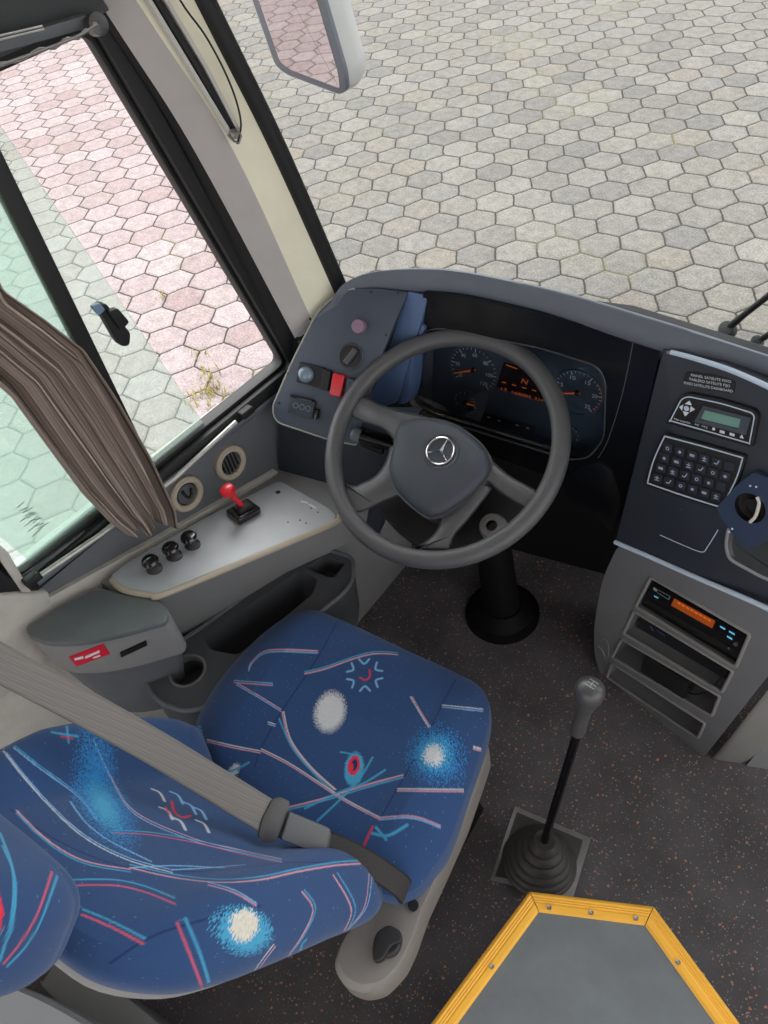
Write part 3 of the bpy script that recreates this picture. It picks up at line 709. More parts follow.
# ---- switch panel, left
SA,SB_,SC=V((-1.135,.72,.735)),at(345,290,z=.968),at(405,365,z=.85)
SA=at(276,415,x=-1.135)
SPL=plane3(SA,SB_,SC); print('SPL',SPL)
sw=thing('switch_panel','navy-grey switch panel with rounded outer edge left of steering wheel','control panel',at(330,440,pl=SPL))
spx=rnd([(345,289),(372,288),(408,292),(395,322),(378,365),(356,445),(330,440),(276,422),(272,408),(292,362),(318,310)],[10,8,2,2,2,2,4,9,9,10,14],5)
slab('panel_plate',spx,SPL,.02,panel_navy,sw,bev=.0015)
bm=NB(); tube(bm,pp(spx[:],off(SPL,-.001))[-36:]+pp(spx[:],off(SPL,-.001))[:6],.0022,8); finish('panel_edge',bm,mat('pale_edge',(150,148,136),.5),sw)
bm=NB()
for q in((342,294),(310,319),(299,342),(287,373),(279,403),(290,428),(318,438),(371,292),(398,293),(386,335),(374,372)): bm=NB(); disc(bm,SPL,q,.0028,.001,.0008,10); finish('screw',bm,rubber,sw,smooth=0)
def at_s(q,h=0): return at(*q,pl=off(SPL,h))
nS=SPL[1]; xS=(at_s((371,300))-at_s((340,293))); xS=(at_s((361,385))-at_s((300,370))).normalized(); yS=nS.cross(xS)
def cyl(name,q,prof,m,parent,seg=32):
    bm=NB(); lathe(bm,prof,at_s(q),nS,seg); return finish(name,bm,m,parent)
cyl('pink_button',(360,326),[(.0001,0),(.0145,0),(.0145,.012),(.0125,.015),(.0001,.0155)],pink_plastic,sw)
rk=cyl('rotary_switch',(351,356),[(.0001,-.001),(.027,-.001),(.027,.003),(.025,.005),(.0225,.003),(.0225,.001),(.0001,.001)],mat('switch_rim',(72,78,86),.4),sw)
cyl('switch_well',(351,356),[(.0001,.0005),(.0224,.0005),(.0224,.002),(.0001,.002)],black_gloss,sw)
bm=NB(); d=(at_s((356,349))-at_s((345,364))).normalized(); obox(bm,at_s((351,356),.008),d,nS.cross(d),nS,.037,.012,.016); finish('switch_bar',bm,charcoal,sw,bev=.003,seg=3)
# headlamp switch
bm=NB(); obox(bm,at_s((311,375),.004),xS,yS,nS,.056,.042,.010); finish('lamp_switch_base',bm,black_mat,sw,bev=.002)
cyl('lamp_switch_knob',(308,374),[(.0001,.008),(.0165,.008),(.017,.013),(.0145,.018),(.008,.021),(.0001,.0215)],clear_knob,sw)
bm=NB(); obox(bm,at_s((326,380),.006),xS,yS,nS,.019,.042,.014); finish('rocker_switch',bm,black_mat,sw,bev=.003)
bm=NB(); obox(bm,at_s((338,385),.007),xS,yS,nS,.025,.045,.016); finish('hazard_switch',bm,red_plastic,sw,bev=.003,seg=3)['label']='red rocker switch'
bm=NB(); obox(bm,at_s((351,389),.006),xS,yS,nS,.02,.042,.014); finish('rocker_switch',bm,panel_navy,sw,bev=.003)
bm=NB(); obox(bm,at_s((302,407),.004),xS,yS,nS,.056,.036,.010); finish('diagnostic_socket',bm,panel_black,sw,bev=.002)
bm=NB()
for dx in(-.014,.0,.014): 
    c=at_s((302,407),.0095)+xS*dx; lathe(bm,[(.0045,0),(.0045,.001),(.0062,.001),(.0062,0)],c,nS,14,capend=False)
finish('socket_mark',bm,mat('socket_mark',(90,110,125),.5),sw,smooth=0)
bm=NB(); obox(bm,at_s((302,398),.006),xS,yS,nS,.05,.005,.012); obox(bm,at_s((313,413),.006)+xS*.008,xS,yS,nS,.008,.02,.014); finish('socket_cover',bm,black_gloss,sw,bev=.001)

# ---- instrument cluster
ic=thing('instrument_cluster','dark instrument cluster with round gauges and orange display behind wheel','instrument cluster',at(510,440,pl=FPL))
bm=NB(); prism(bm,[p+HP[1]*.001 for p in Bq],-HP[1]*.012); finish('cluster_face',bm,face_mat,ic,smooth=0)
def dial(name,c,r,a0,a1,n,major,needle_a,m_needle,labels=(),arc=None):
    C=at(*c,pl=FPL); nn=FPL[1]; ux=(at(598,380,pl=FPL)-at(420,337,pl=FPL)); 
    ux=(at(c[0]+10,c[1]+2.4,pl=FPL)-C).normalized(); uy=nn.cross(ux)
    bm=NB(); lathe(bm,[(r*.97,0),(r*.97,.003),(r,.003),(r,0)],C+nn*.001,nn,56,capend=False); d=finish(name,bm,mat('dial_rim',(70,84,98),.35),ic)
    bm=NB()
    for k in range(n+1):
        a=a0+(a1-a0)*k/n; dv=ux*math.cos(a)+uy*math.sin(a); s=nn.cross(dv); l=.16 if k%major==0 else .08; w=.0014 if k%major==0 else .0009
        p=C+dv*(r*.93)+nn*.003; q=C+dv*(r*(.93-l))+nn*.003; prism(bm,[p-s*w/2,p+s*w/2,q+s*w/2,q-s*w/2],-nn*.001)
    finish('tick_marks',bm,white_ink,d,smooth=0)
    bm=NB()
    for a,t in labels:
        dv=ux*math.cos(a)+uy*math.sin(a); o=C+dv*r*.66; w=.0052*len(t); bm=NB(); seg_text(bm,t,o,ux,uy,nn,w,.0085); finish('dial_number',bm,white_ink,d,smooth=0)
    bm=NB(); a=needle_a; dv=ux*math.cos(a)+uy*math.sin(a); s=nn.cross(dv); p=C+dv*r*.84+nn*.006; q=C-dv*r*.12+nn*.006
    prism(bm,[p-s*.0006,p+s*.0006,q+s*.0016,q-s*.0016],-nn*.001); finish('needle',bm,m_needle,d,smooth=0)
    bm=NB(); lathe(bm,[(.0001,.008),(.0045,.008),(.005,.001),(.0001,.001)],C,nn,18); finish('needle_hub',bm,black_mat,d)
    return d,C,ux,uy
def seg_text(bm,t,o,ux,uy,nn,w,h):
    cu=bpy.data.curves.new('lettering','FONT'); cu.body=t; ob=bpy.data.objects.new('lettering',cu); COL.objects.link(ob); bpy.context.view_layer.update()
    me=bpy.data.meshes.new_from_object(ob.evaluated_get(bpy.context.evaluated_depsgraph_get())); bpy.data.objects.remove(ob); bpy.data.curves.remove(cu)
    xs=[v.co.x for v in me.vertices]; x0,x1=min(xs),max(xs); sx=w/(x1-x0); sy=h/.69
    vs_=[bm.verts.new(o+ux*((v.co.x-(x0+x1)/2)*sx)+uy*((v.co.y-.345)*sy)+nn*.003) for v in me.vertices]
    for f in me.polygons:
        try: bm.faces.new([vs_[i] for i in f.vertices])
        except ValueError: pass
    bpy.data.meshes.remove(me)
R_=math.radians
spd=[(R_(215-250*k/6.0),str(20*k)) for k in range(0,7)]
dial('speedometer',(474,369),.056,R_(215),R_(-50),24,4,R_(203),orange_ink,[(R_(215-265*k/6.0),str(20*k)) for k in range(0,7)])
dial('fuel_gauge',(466,402),.028,R_(200),R_(-20),8,4,R_(0),orange_ink)
d,C,ux,uy=dial('tachometer',(578,392),.052,R_(215),R_(-50),25,5,R_(195),orange_ink,[(R_(215-265*k/5.0),str(5*k)) for k in range(1,6)])
for nm,a0,a1,mm_ in(('green_band',118,62,mat('green_band',(60,130,110),.5)),('amber_band',40,-10,mat('amber_band',(170,130,60),.5)),('red_band',-14,-40,mat('red_band',(160,50,50),.5))):
    bm=NB(); pts=[C+(ux*math.cos(R_(a0+(a1-a0)*k/12))+uy*math.sin(R_(a0+(a1-a0)*k/12)))*.0495+FPL[1]*.003 for k in range(13)]; tube(bm,pts,.0013,6); finish(nm,bm,mm_,d)
dial('pressure_gauge',(568,434),.026,R_(200),R_(-20),8,4,R_(140),orange_ink)
slab('display',[(504,362),(548,376),(545,403),(496,387)],FPL,.002,mat('display_dark',(30,24,26),.25,coat=.3),ic,r=2,raise_=.003,bev=0)
bm=NB(); fp=off(FPL,.001)
bm.free()
def dtext(t,a,b,h,it=0):
    bm=NB(); text_bm(bm,t,fp,a,b,h,raise_=.004,italic=it); finish('display_text',bm,orange_ink,ic,smooth=0)
dtext('N',(521,383),(528,385),.012,.2); dtext('17',(501,390.5),(507,392),.008); dtext('168082',(512,393.5),(531,398.5),.0065); dtext('314',(534.5,399.5),(543.5,402),.0065)
for a,b in [((506,365),(517,369))]+[((502+k*10,382+k*2.7),(506+k*10,383.1+k*2.7)) for k in range(4)]: bm=NB(); pxline(fp,a,b,.0016,.004,bm=bm); finish('display_bar',bm,orange_ink,ic,smooth=0)
slab('button_bar',[(484,413),(535,428),(533,436),(480,420)],FPL,.004,black_mat,ic,r=3,raise_=.005,bev=.001)
for q in((488.5,417),(499,420.5),(517,425),(527.5,428)): bm=NB(); pxline(FPL,(q[0]-1.4,q[1]),(q[0]+1.6,q[1]+.7),.0025,.0058,bm=bm); finish('button_mark',bm,white_ink,ic,smooth=0)
bm=NB(); prism(bm,[cA+(p-cA)*.99-HP[1]*.012 for p in A],-HP[1]*.003); finish('cover_glass',bm,glass_mat('cover_glass',(.96,.97,.98,1)),ic,smooth=0)

# ---- centre panel devices
sp=thing('panel_sticker','black rounded sticker with three lines of white lettering above display','sticker',at(707,382,pl=CPN))
slab('sticker_base',rnd([(686,371),(712,374),(736,381),(733,394),(708,390),(682,383)],4),CPN,.001,mat('sticker_black',(26,27,31),.5),sp,raise_=.0012,bev=0,smooth=0)
bm=NB(); q=off(CPN,.0008)
text_bm(bm,'PAINEL SATELITE FIXO',q,(691,376.2),(731,383),.0042); text_bm(bm,'TABLERO SATELITE FIJO',q,(689,380.2),(730,387.4),.0042); text_bm(bm,'FIXED SATELLITE DASHBOARD',q,(684,384),(732.5,392.6),.0042)
finish('sticker_lettering',bm,white_ink,sp,smooth=0)
dm=thing('display_module','dark trip display with green screen and arrow buttons on centre panel','display',at(709,440,pl=CPN))
o1=rnd([(665,423),(679,396),(688,393),(722,400),(754,410),(758,416),(752,448),(700,433)],[3,5,4,10,4,4,3,6],4)
slab('module_body',o1,CPN,.012,black_mat,dm,raise_=.009,bev=.003)
i1=shrink(o1,3.0); i2=shrink(o1,4.1)
ring('silver_border',i1,i2,CPN,.001,silver_line,dm,raise_=.0098)
q=off(CPN,.0092)
ring('screen_bezel',[(703,406),(750,418),(745,435),(694,422)],[(704.5,409.5),(742,419.5),(738,429),(700,419.5)],q,.004,mat('bezel_grey',(70,74,84),.5),dm,raise_=.004)
slab('screen',[(704,410),(741,419.5),(738,429),(700.5,419.5)],q,.001,green_lcd,dm,raise_=.0012,bev=0,smooth=0)
for cxy,tri in(((688,401.5),[(684.5,404),(691.5,405.4),(689,400.8)]),((687,414),[(682.5,411.2),(689,412.8),(685,416.4)]),((682,408),[(679,407),(683,404.6),(681.8,410.6)]),((692.5,410),[(690.6,406.4),(694.8,409.6),(689.6,412.4)])):
    slab('arrow_button',tri,q,.0015,white_ink,dm,raise_=.0018,bev=.0003)
bm=NB(); disc(bm,q,(686.3,408.6),.0045,.0015,.0018,20); finish('centre_button',bm,silver_line,dm)
bm=NB(); text_bm(bm,'Marcopolo',q,(674,419.6),(690,424),.0034); text_bm(bm,'AC',q,(694.5,425),(699,426.2),.0032); text_bm(bm,'M2',q,(702,427),(707.5,428.6),.0032)
disc(bm,q,(713.5,429),.0026,.0008,.0012,14)
for x,y in((722,432),(732,434.6)): pxline(q,(x-2.4,y-.7),(x+2.4,y+.7),.0045,.0012,bm=bm)
prism(bm,pp([(739.5,437.6),(743.5,438.8),(741.8,434.4)],off(q,.0012)),-q[1]*.0006)
finish('printed_icons',bm,white_ink,dm,smooth=0)
kp=thing('keypad','black keypad with four rows of icon keys under the trip display','keypad',at(690,498,pl=CPN))
o2=rnd([(644,485),(650,460),(663,433),(705,444),(746,456),(740,478),(723,511),(684,499)],[3,20,3,20,3,20,3,20],4)
slab('keypad_body',o2,CPN,.010,black_mat,kp,raise_=.007,bev=.0025)
ring('silver_border',shrink(o2,2.2),shrink(o2,3.4),CPN,.001,silver_line,kp,raise_=.0078)
q=off(CPN,.0072)
keymat=mat('key_rubber',(38,43,54),.5); icons=NB()
for r_ in range(4):
    for c_ in range(6):
        lx=667.3-3.15*r_-.12*r_*r_; ly=448.5+10*r_; ex=(728.8-3.6*r_-.25*r_*r_); ey=466.5+10.1*r_
        t=c_/5; x=lx+(ex-lx)*t; y=ly+(ey-ly)*t
        k=slab('key',rnd([(x-4.2,y-5.6),(x+5.2,y-3.2),(x+4.0,y+5.2),(x-5.4,y+2.8)],1.2,3),q,.003,keymat,kp,raise_=.0025,bev=.0005)
        if c_==5 and r_ in(0,2): continue
        qq=off(q,.003); ib=NB(); kind=(r_*6+c_)%5
        if kind==0:
            annulus(ib,qq,(x,y),.0020,.0033,.0006,.0004,18)
        elif kind==1: disc(ib,qq,(x,y),.003,.0006,.0004,6)
        elif kind==2: pxline(qq,(x-2.2,y-.9),(x+2.2,y+.5),.0046,.0004,.0006,bm=ib)
        elif kind==3:
            pxline(qq,(x-2,y-1.2),(x+2,y+0),.0016,.0004,.0006,bm=ib); pxline(qq,(x-2.2,y+1.2),(x+1.8,y+2.2),.0016,.0004,.0006,bm=ib); pxline(qq,(x+.4,y-2.4),(x-.6,y+2),.0014,.0004,.0006,bm=ib)
        else:
            pxline(qq,(x-2.6,y+.2),(x+.2,y+1.4),.002,.0004,.0006,bm=ib); pxline(qq,(x,y+1.4),(x+2.4,y-1.8),.0018,.0004,.0006,bm=ib)
        finish('key_icon',ib,mat('key_icon_ink',(160,168,182),.6),k,smooth=0)
# rotary blower knob with its loose bracket, and ash tray
av=thing('dash_vent','dark blue bracket with round vent and pale blade at panel right','vent',at(752,508,pl=CPN))
BR=off(CPN,.012)
vb=rnd([(716,508),(738,484),(754,472),(790,488),(790,520),(760,546),(744,548),(722,520)],[5,5,5,3,3,5,5,5],4)
hole=circ(BR,(750,508),.026,28)
bm=NB(); holed_plate(bm,pp(vb,BR),hole,BR[1],.010); 
finish('bracket_plate',bm,mat('bracket_blue',(46,60,84),.45,grain=.2),av,smooth=35)
bm=NB(); lathe(bm,[(.026,.001),(.026,-.010),(.023,-.0105),(.0001,-.0105),(.0001,-.0115),(.027,-.0115),(.0275,-.001)],at(750,508,pl=BR),BR[1],32,capend=False); finish('vent_cup',bm,mat('vent_cup_black',(20,18,18),.5),av)
bm=NB(); lathe(bm,[(.0155,.001),(.0155,-.006),(.018,-.006),(.018,.001)],at(753,508,pl=off(BR,-.003)),BR[1],28,capend=False); finish('vent_collar',bm,mat('vent_collar_dark',(66,58,54),.5),av)
bm=NB(); pts=pp([(757,497),(759,502),(758,509),(755,517),(750,522)],off(BR,.001)); tube(bm,cr(pts,5),[.0028]*21,8); finish('vent_blade',bm,mat('pale_blade',(200,198,186),.5),av)
bm=NB()
for q_ in((732,529),(729,532),(750,486),(756,487)): bm=NB(); disc(bm,BR,q_,.0018,.001,.001,10); finish('bracket_screw',bm,white_ink,av,smooth=0)
atp=thing('ash_tray','open silver-edged ash tray recess under the blue bracket at frame edge','ash tray',at(750,575,pl=CPN))
to=rnd([(727,527),(724,545),(727,560),(760,578),(800,594),(800,540),(760,530)],[4,6,8,4,3,3,4],4)
ti=shrink(to,3.2)
bm=NB(); Ao=pp(to,off(CPN,.006)); Ai=pp(ti,off(CPN,.006)); ringbm(bm,Ao,Ai,-CPN[1]*.010); finish('tray_edge',bm,mat('tray_silver',(170,172,172),.35,metal=.4),atp,bev=.0015)
bm=NB(); ca_=sum(Ai,V())/len(Ai); loft(bm,[Ai,[ca_+(p-ca_)*.9-CPN[1]*.0045 for p in Ai]],cap=False); bm.faces.new([bm.verts.new(ca_+(p-ca_)*.91-CPN[1]*.0045) for p in Ai]); finish('tray_liner',bm,mat('tray_liner',(60,62,64),.4),atp)
bm=NB(); lathe(bm,[(.0001,.008),(.006,.006),(.008,0),(.0001,0)],at(764,534,pl=CPN),CPN[1],16); finish('tray_button',bm,mat('brown_button',(96,74,66),.4),atp)

# ============================================================ RADIO CONSOLE (lower centre)
K1,K2,K3=at(600,673,z=0.0),at(702,757,z=0.0),at(690,575,z=.575)
KA=at(617,546,y=.93); 

rc=thing('radio_console','grey lower console with four slots standing under the centre panel','console',(K1+K2)/2)
slots=[[(655,578),(748,636),(733,667),(636,608)],[(634,612),(731,672),(724,691),(624,634)],[(622,638),(722,697),(714,718),(614,658)],[(612,662),(711,724),(704,738),(607,678)]]
slots=[[(651,577),(750,634),(736,667),(636,606)],[(634,611),(733,671),(722,692),(624,633)],[(622,639),(720,696),(712,716),(612,657)],[(612,663),(705,723),(698,738),(607,677)]]
ko=rnd([(618,545),(700,580),(800,624),(800,640),(768,676),(705,756),(697,757),(680,745),(640,715),(602,680),(594,655),(594,625),(602,580)],[8,3,3,3,10,5,5,5,10,12,12,12,14],5)
bm=NB(); vo=[bm.verts.new(p) for p in pp(ko,RPL)]; E=[bm.edges.new((vo[i],vo[(i+1)%len(vo)])) for i in range(len(vo))]; HV=[]
for s_ in slots:
    vh=[bm.verts.new(p) for p in pp(rnd(s_,2,3),RPL)]; HV.append(vh); E+=[bm.edges.new((vh[i],vh[(i+1)%len(vh)])) for i in range(len(vh))]
bmesh.ops.triangle_fill(bm,use_beauty=True,use_dissolve=False,edges=E)
nR=RPL[1]
for vh in HV:
    lo=[bm.verts.new(v.co-nR*.07) for v in vh]
    for i in range(len(vh)): bm.faces.new((vh[i],vh[(i+1)%len(vh)],lo[(i+1)%len(vh)],lo[i]))
    bm.faces.new(lo)
lo=[bm.verts.new(v.co-nR*.015+( -(v.co-sum((q.co for q in vo),V())/len(vo))*0)) for v in vo]; 
lo2=[bm.verts.new(v.co+V((0,.16,0))) for v in vo]
for A_,B_ in((vo,lo2),):
    for i in range(len(vo)): bm.faces.new((A_[i],B_[i],B_[(i+1)%len(vo)],A_[(i+1)%len(vo)]))
bmesh.ops.delete(bm,geom=lo,context='VERTS')
# keep feet above the floor
for v in bm.verts:
    if v.co.z<0.001: v.co.z=0.001
finish('console_body',bm,console_grey,rc,smooth=30)
# slot liners lips
for s_ in slots:
    bm=NB(); tube(bm,pp(rnd(s_,2,3),off(RPL,.0005)),.0036,8,closed=True); finish('slot_lip',bm,mat('lip_grey',(140,137,134),.5),rc)
bm=NB(); tube(bm,cr(pp([(601,641),(604,638),(608,644),(608,656),(604,658)],off(RPL,.001)),5),.0016,6); tube(bm,cr(pp([(598,646),(602,650),(605,657)],off(RPL,.001)),5),.0016,6); finish('latch_mark',bm,mat('latch_grey',(130,130,130),.4),rc)
# car radio in the top slot
nUx=(at(*slots[0][1],pl=RPL)-at(*slots[0][0],pl=RPL)).normalized()
rd=thing('car_radio','black car radio with orange display in the top console slot','radio',at(690,640,pl=off(RPL,-.02)))
rp_=off(RPL,-.006)
slab('radio_body',[(655,582),(749,637),(737,663),(641,605)],rp_,.05,black_gloss,rd,bev=.002)
slab('radio_display',[(674,598.5),(715,621),(712,628.5),(671,605.5)],rp_,.001,orange_lcd,rd,raise_=.0012,bev=0,smooth=0)
bm=NB(); 
for k in range(8): pxline(rp_,(677.5+k*4.3,602.6+k*2.4),(680.3+k*4.3,604.2+k*2.4),.005,.0018,.0005,bm=bm)
finish('display_digits',bm,mat('digit_orange',(236,120,40),.5,emit=((240,120,40),.12)),rd,smooth=0)
bm=NB()
for a,b,w in(((720,626.5),(725,629.4),.004),((729,631.4),(734.5,634.6),.004),((727,636.4),(732,639.3),.004),((654,596),(658,598.2),.003)): pxline(rp_,a,b,w,.0018,.0005,bm=bm)
finish('button_light',bm,cyan_ink,rd,smooth=0)
bm=NB(); disc(bm,rp_,(655,589.5),.005,.0008,.0014,14)
for a,b in(((658,590),(670,596.6)),((657,592.6),(668.6,599.6)),((670,596.6),(668.6,599.6))): pxline(rp_,a,b,.0012,.0018,.0005,bm=bm)
finish('brand_mark',bm,mat('mark_grey',(150,160,164),.4),rd,smooth=0)
slab('cassette_slot',[(650,601),(738,652),(737,655),(648,604.5)],rp_,.001,mat('slot_soft_black',(12,12,13),.7),rd,raise_=.0008,bev=0,smooth=0)
bm=NB(); disc(bm,rp_,(728.5,648.5),.0022,.0015,.002,12); disc(bm,rp_,(735,645),.004,.004,.004,16); finish('radio_knob',bm,steel,rd)
# player unit deep in second slot
pu=thing('player_unit','slim black unit lying deep in the second console slot','player',at(680,668,pl=off(RPL,-.04)))
rp2=off(RPL,-.03)
slab('unit_body',[(641,618),(731,674),(724,688),(633,633)],rp2,.035,mat('unit_black',(34,35,38),.35),pu,bev=.002)
bm=NB(); pxline(rp2,(650,626),(653,631),.004,.0012,bm=bm)
for k in range(3): pxline(rp2,(657+k*3,630+k*1.9),(658.5+k*3,632.6+k*1.9),.002,.0012,bm=bm)
finish('unit_mark',bm,mat('unit_mark_blue',(80,90,150),.5),pu,smooth=0)
bm=NB(); tube(bm,pp([(646,640),(722,688)],off(rp2,.006)),.006,10); finish('unit_handle',bm,black_mat,pu)
# black adapter box with cable in third slot
ab=thing('adapter_box','small black box with a looped cable in third console slot','box',at(665,690,pl=off(RPL,-.02)))
rp3=off(RPL,.004)
slab('box_case',[(645,655.5),(688,683),(683,699),(640,671)],rp3,.035,mat('adapter_black',(28,28,30),.45),ab,r=1,bev=.003)
bm=NB(); pts=cr(pp([(684,690),(692,694),(704,693),(712,689),(722,676),(727,670)],off(RPL,-.004)),6); tube(bm,pts,.0022,8); finish('cable',bm,rubber,ab)
bm=NB(); obox(bm,at(688,688,pl=off(rp3,-.01)),nUx,nR.cross(nUx),nR,.014,.014,.01); finish('plug',bm,black_mat,ab,bev=.002)

# ---- curved footwell mouldings right of the console
fm=thing('footwell_moulding','light grey curved moulding rising from floor right of radio console','moulding',at(735,760,z=0))
def curved(name,pa_,pb_,m,parent,bulge,th):
    A=cr(pa_,6); B=cr(pb_,6); bm=NB(); loops=[]
    for a,b in zip(A,B):
        d=(b-a); nn=V((-.5,-.55,.4)).normalized(); row=[]
        for k in range(9): t=k/8; row.append(a+d*t+nn*bulge*math.sin(PI*t))
        loops.append(row+[p-nn*th for p in row[::-1]])
    loft(bm,loops); return finish(name,bm,m,parent,smooth=50)
curved('outer_panel',[at(712,758,z=.0),at(728,740,z=.13),at(768,690,z=.40),at(800,655,z=.55)],[at(738,763,z=.0),at(752,752,z=.08),at(775,722,z=.24),at(810,690,z=.40)],mat('footwell_grey',(122,120,116),.6,grain=.2,var=.05),fm,.02,.02)
curved('lower_panel',[at(746,766,z=.0),at(756,754,z=.06),at(775,732,z=.16),at(800,712,z=.25)],[at(790,772,z=0),at(800,765,z=.05),at(815,750,z=.12),at(830,740,z=.2)],grey_plastic,fm,.004,.02)

# ============================================================ STEERING COLUMN + WHEEL
WN=(V((math.cos(R_(63))*math.sin(R_(-142-50)),math.cos(R_(63))*math.cos(R_(-142-50)),math.sin(R_(63))))).normalized()
WC=at(441.8,444.8,dep=1.509); WPL=(WC,WN)
# refine the wheel's plane by fitting its circle
col=thing('steering_column','dark steering column with ignition lock and stalk rising from floor boot','steering column',(-.77,.99,0))
ub=WC-WN*.36
bm=NB(); tube(bm,[WC-WN*.05,WC-WN*.14,WC-WN*.30,ub],[.045,.055,.06,.055],20); finish('column_shroud',bm,black_mat,col)
bm=NB(); tube(bm,[ub+WN*.02,ub.lerp(V((-.775,.99,0.0)),.5),V((-.775,.985,.02))],[.04,.045,.05],18); finish('column_shaft',bm,mat('shaft_black',(12,12,13),.65,spec=.25),col)
bm=NB(); lathe(bm,[(.0001,.05),(.055,.05),(.075,.03),(.085,.02),(.085,.012),(.10,.008),(.10,.0),(.0001,.0)],V((-.775,.985,.001)),V((0,0,1)),32); finish('floor_boot',bm,mat('boot_black',(11,11,12),.7,spec=.2),col)
SWP=off(WPL,-.075)
# lower shroud surfaces seen through the spokes
slab('shroud_cover',rnd([(392,432),(470,436),(512,478),(530,505),(512,535),(480,547),(440,556),(400,536),(372,505)],12),off(WPL,-.07),.06,mat('shroud_grey',(30,30,31),.5,grain=.3),col,bev=.008,seg=3)
# ignition lock
c=at(493,527,pl=off(WPL,-.055)); bm=NB(); lathe(bm,[(.010,.012),(.0125,.016),(.022,.014),(.026,.004),(.027,-.03),(.012,-.03),(.010,.0)],c,WN,28,capend=False); finish('ignition_ring',bm,grey_plastic,col)
bm=NB(); lathe(bm,[(.0001,.004),(.011,.004),(.011,-.02),(.0001,-.02)],c,WN,20); finish('ignition_barrel',bm,black_gloss,col)
# stalk
s0=at(398,448,pl=off(WPL,-.07)); s1=at(352,434,pl=off(WPL,-.05)); dv=(s1-s0)
bm=NB(); tube(bm,[s0,s0+dv*.3,s0+dv*.62,s0+dv*.80],[.009,.010,.0125,.0135],16); finish('stalk',bm,black_gloss,col)
bm=NB(); tube(bm,[s0+dv*.80,s0+dv*.84,s0+dv*.96,s0+dv*1.0],[.0145,.015,.0145,.011],18); finish('stalk_tip',bm,mat('stalk_tip_grey',(112,118,126),.3),col)
bm=NB(); tube(bm,[s0+dv*.35+V((.0,.0,-.022)),s0+dv*.8+V((0,0,-.02))],[.008,.007],12); finish('second_stalk',bm,black_mat,col)

wh=thing('steering_wheel','large dark grey four-spoke steering wheel with a three-pointed star emblem','steering wheel',WC)
a_,b_=frame(WN)
bm=NB(); Rm=.2225; tube(bm,[WC+(a_*math.cos(2*PI*k/96)+b_*math.sin(2*PI*k/96))*Rm for k in range(96)],.0175,20,closed=True); finish('rim',bm,wheel_mat,wh,smooth=180)
def spoke(pts,r=5,rs=.002,th=.026):
    o=rnd(pts,r,4); bm=NB(); L=[pp(o,off(WPL,-th)),pp(o,off(WPL,-.010)),pp(shrink(o,.7),off(WPL,-.004)),pp(shrink(o,1.7),off(WPL,rs-.001)),pp(shrink(o,2.8),off(WPL,rs+.001))]
    loft(bm,L); return finish('spoke',bm,wheel_mat,wh,smooth=70)
spoke([(360,395),(369,398),(381,405),(402,411),(430,417),(425,450),(398,446),(385,429),(362,422),(350,416),(347,405)],[2,3,6,6,3,3,8,8,6,3,3])
spoke([(342,482),(354,486),(375,477),(386,462),(390,445),(415,450),(420,490),(398,496),(378,504),(363,512),(350,513)],[2,4,8,8,4,3,3,6,8,4,3])
spoke([(412,550),(432,537),(441,523),(437,508),(480,480),(493,488),(469,519),(453,537),(450,551)],[2,8,8,4,3,4,8,8,3])
spoke([(478,452),(491,460),(510,476),(536,490),(540,500),(527,510),(500,493),(488,482),(470,480)],[3,5,6,3,3,3,6,5,3])
pad=rnd([(399,421),(426,417),(455,424),(480,443),(490,460),(488,474),(469,496),(442,513),(428,517),(411,505),(394,488),(389,468)],[10,14,14,14,10,10,16,10,8,12,12,12],5)
hp_=off(WPL,.012)
Pp=pp(pad,hp_); cP=sum(Pp,V())/len(Pp)
bm=NB(); loft(bm,[[cP+(p-cP)*1.0-WN*.045 for p in Pp],[cP+(p-cP)*1.01-WN*.006 for p in Pp],[cP+(p-cP)*1.0-WN*.001 for p in Pp],[cP+(p-cP)*.97+WN*.004 for p in Pp],[cP+(p-cP)*.85+WN*.010 for p in Pp],[cP+(p-cP)*.6+WN*.014 for p in Pp],[cP+(p-cP)*.25+WN*.016 for p in Pp],[cP+(p-cP)*.02+WN*.0162 for p in Pp]]); finish('hub_pad',bm,pad_mat,wh,smooth=50)
bm=NB(); loft(bm,[[cP+(p-cP)*1.02-WN*.05 for p in Pp],[cP+(p-cP)*1.05-WN*.008 for p in Pp],[cP+(p-cP)*1.0-WN*.008 for p in Pp]]); finish('hub_base',bm,wheel_mat,wh,smooth=50)
# emblem
ep=off(hp_,.014); ec=at(441,451.5,pl=ep); ux=(at(429.2,452.5,pl=ep)-ec); rr=.0262
bm=NB(); lathe(bm,[(.0001,.002),(.029,.002),(.033,.0035),(.0345,.002),(.0345,-.006),(.0001,-.006)],ec,WN,40); em=finish('emblem_base',bm,mat('emblem_dark',(62,66,72),.35),wh)
bm=NB(); tube(bm,[ec+WN*.0035+(a_*math.cos(2*PI*k/48)+b_*math.sin(2*PI*k/48))*rr for k in range(48)],.0019,8,closed=True); finish('emblem_ring',bm,chrome,em)
bm=NB(); ux.normalize(); uy=WN.cross(ux)
pts=[]
for k in range(6):
    a=k*PI/3; r_=rr if k%2==0 else .0042; pts.append(ec+WN*.003+(ux*math.cos(a)+uy*math.sin(a))*r_)
ap=bm.verts.new(ec+WN*.0075); vv=[bm.verts.new(p) for p in pts]; vb_=[bm.verts.new(p-WN*.003) for p in pts]
for k in range(6): bm.faces.new((vv[k],vv[(k+1)%6],ap)); bm.faces.new((vv[k],vb_[k],vb_[(k+1)%6],vv[(k+1)%6]))
bm.faces.new(vb_[::-1]); finish('emblem_star',bm,chrome,em,smooth=0)

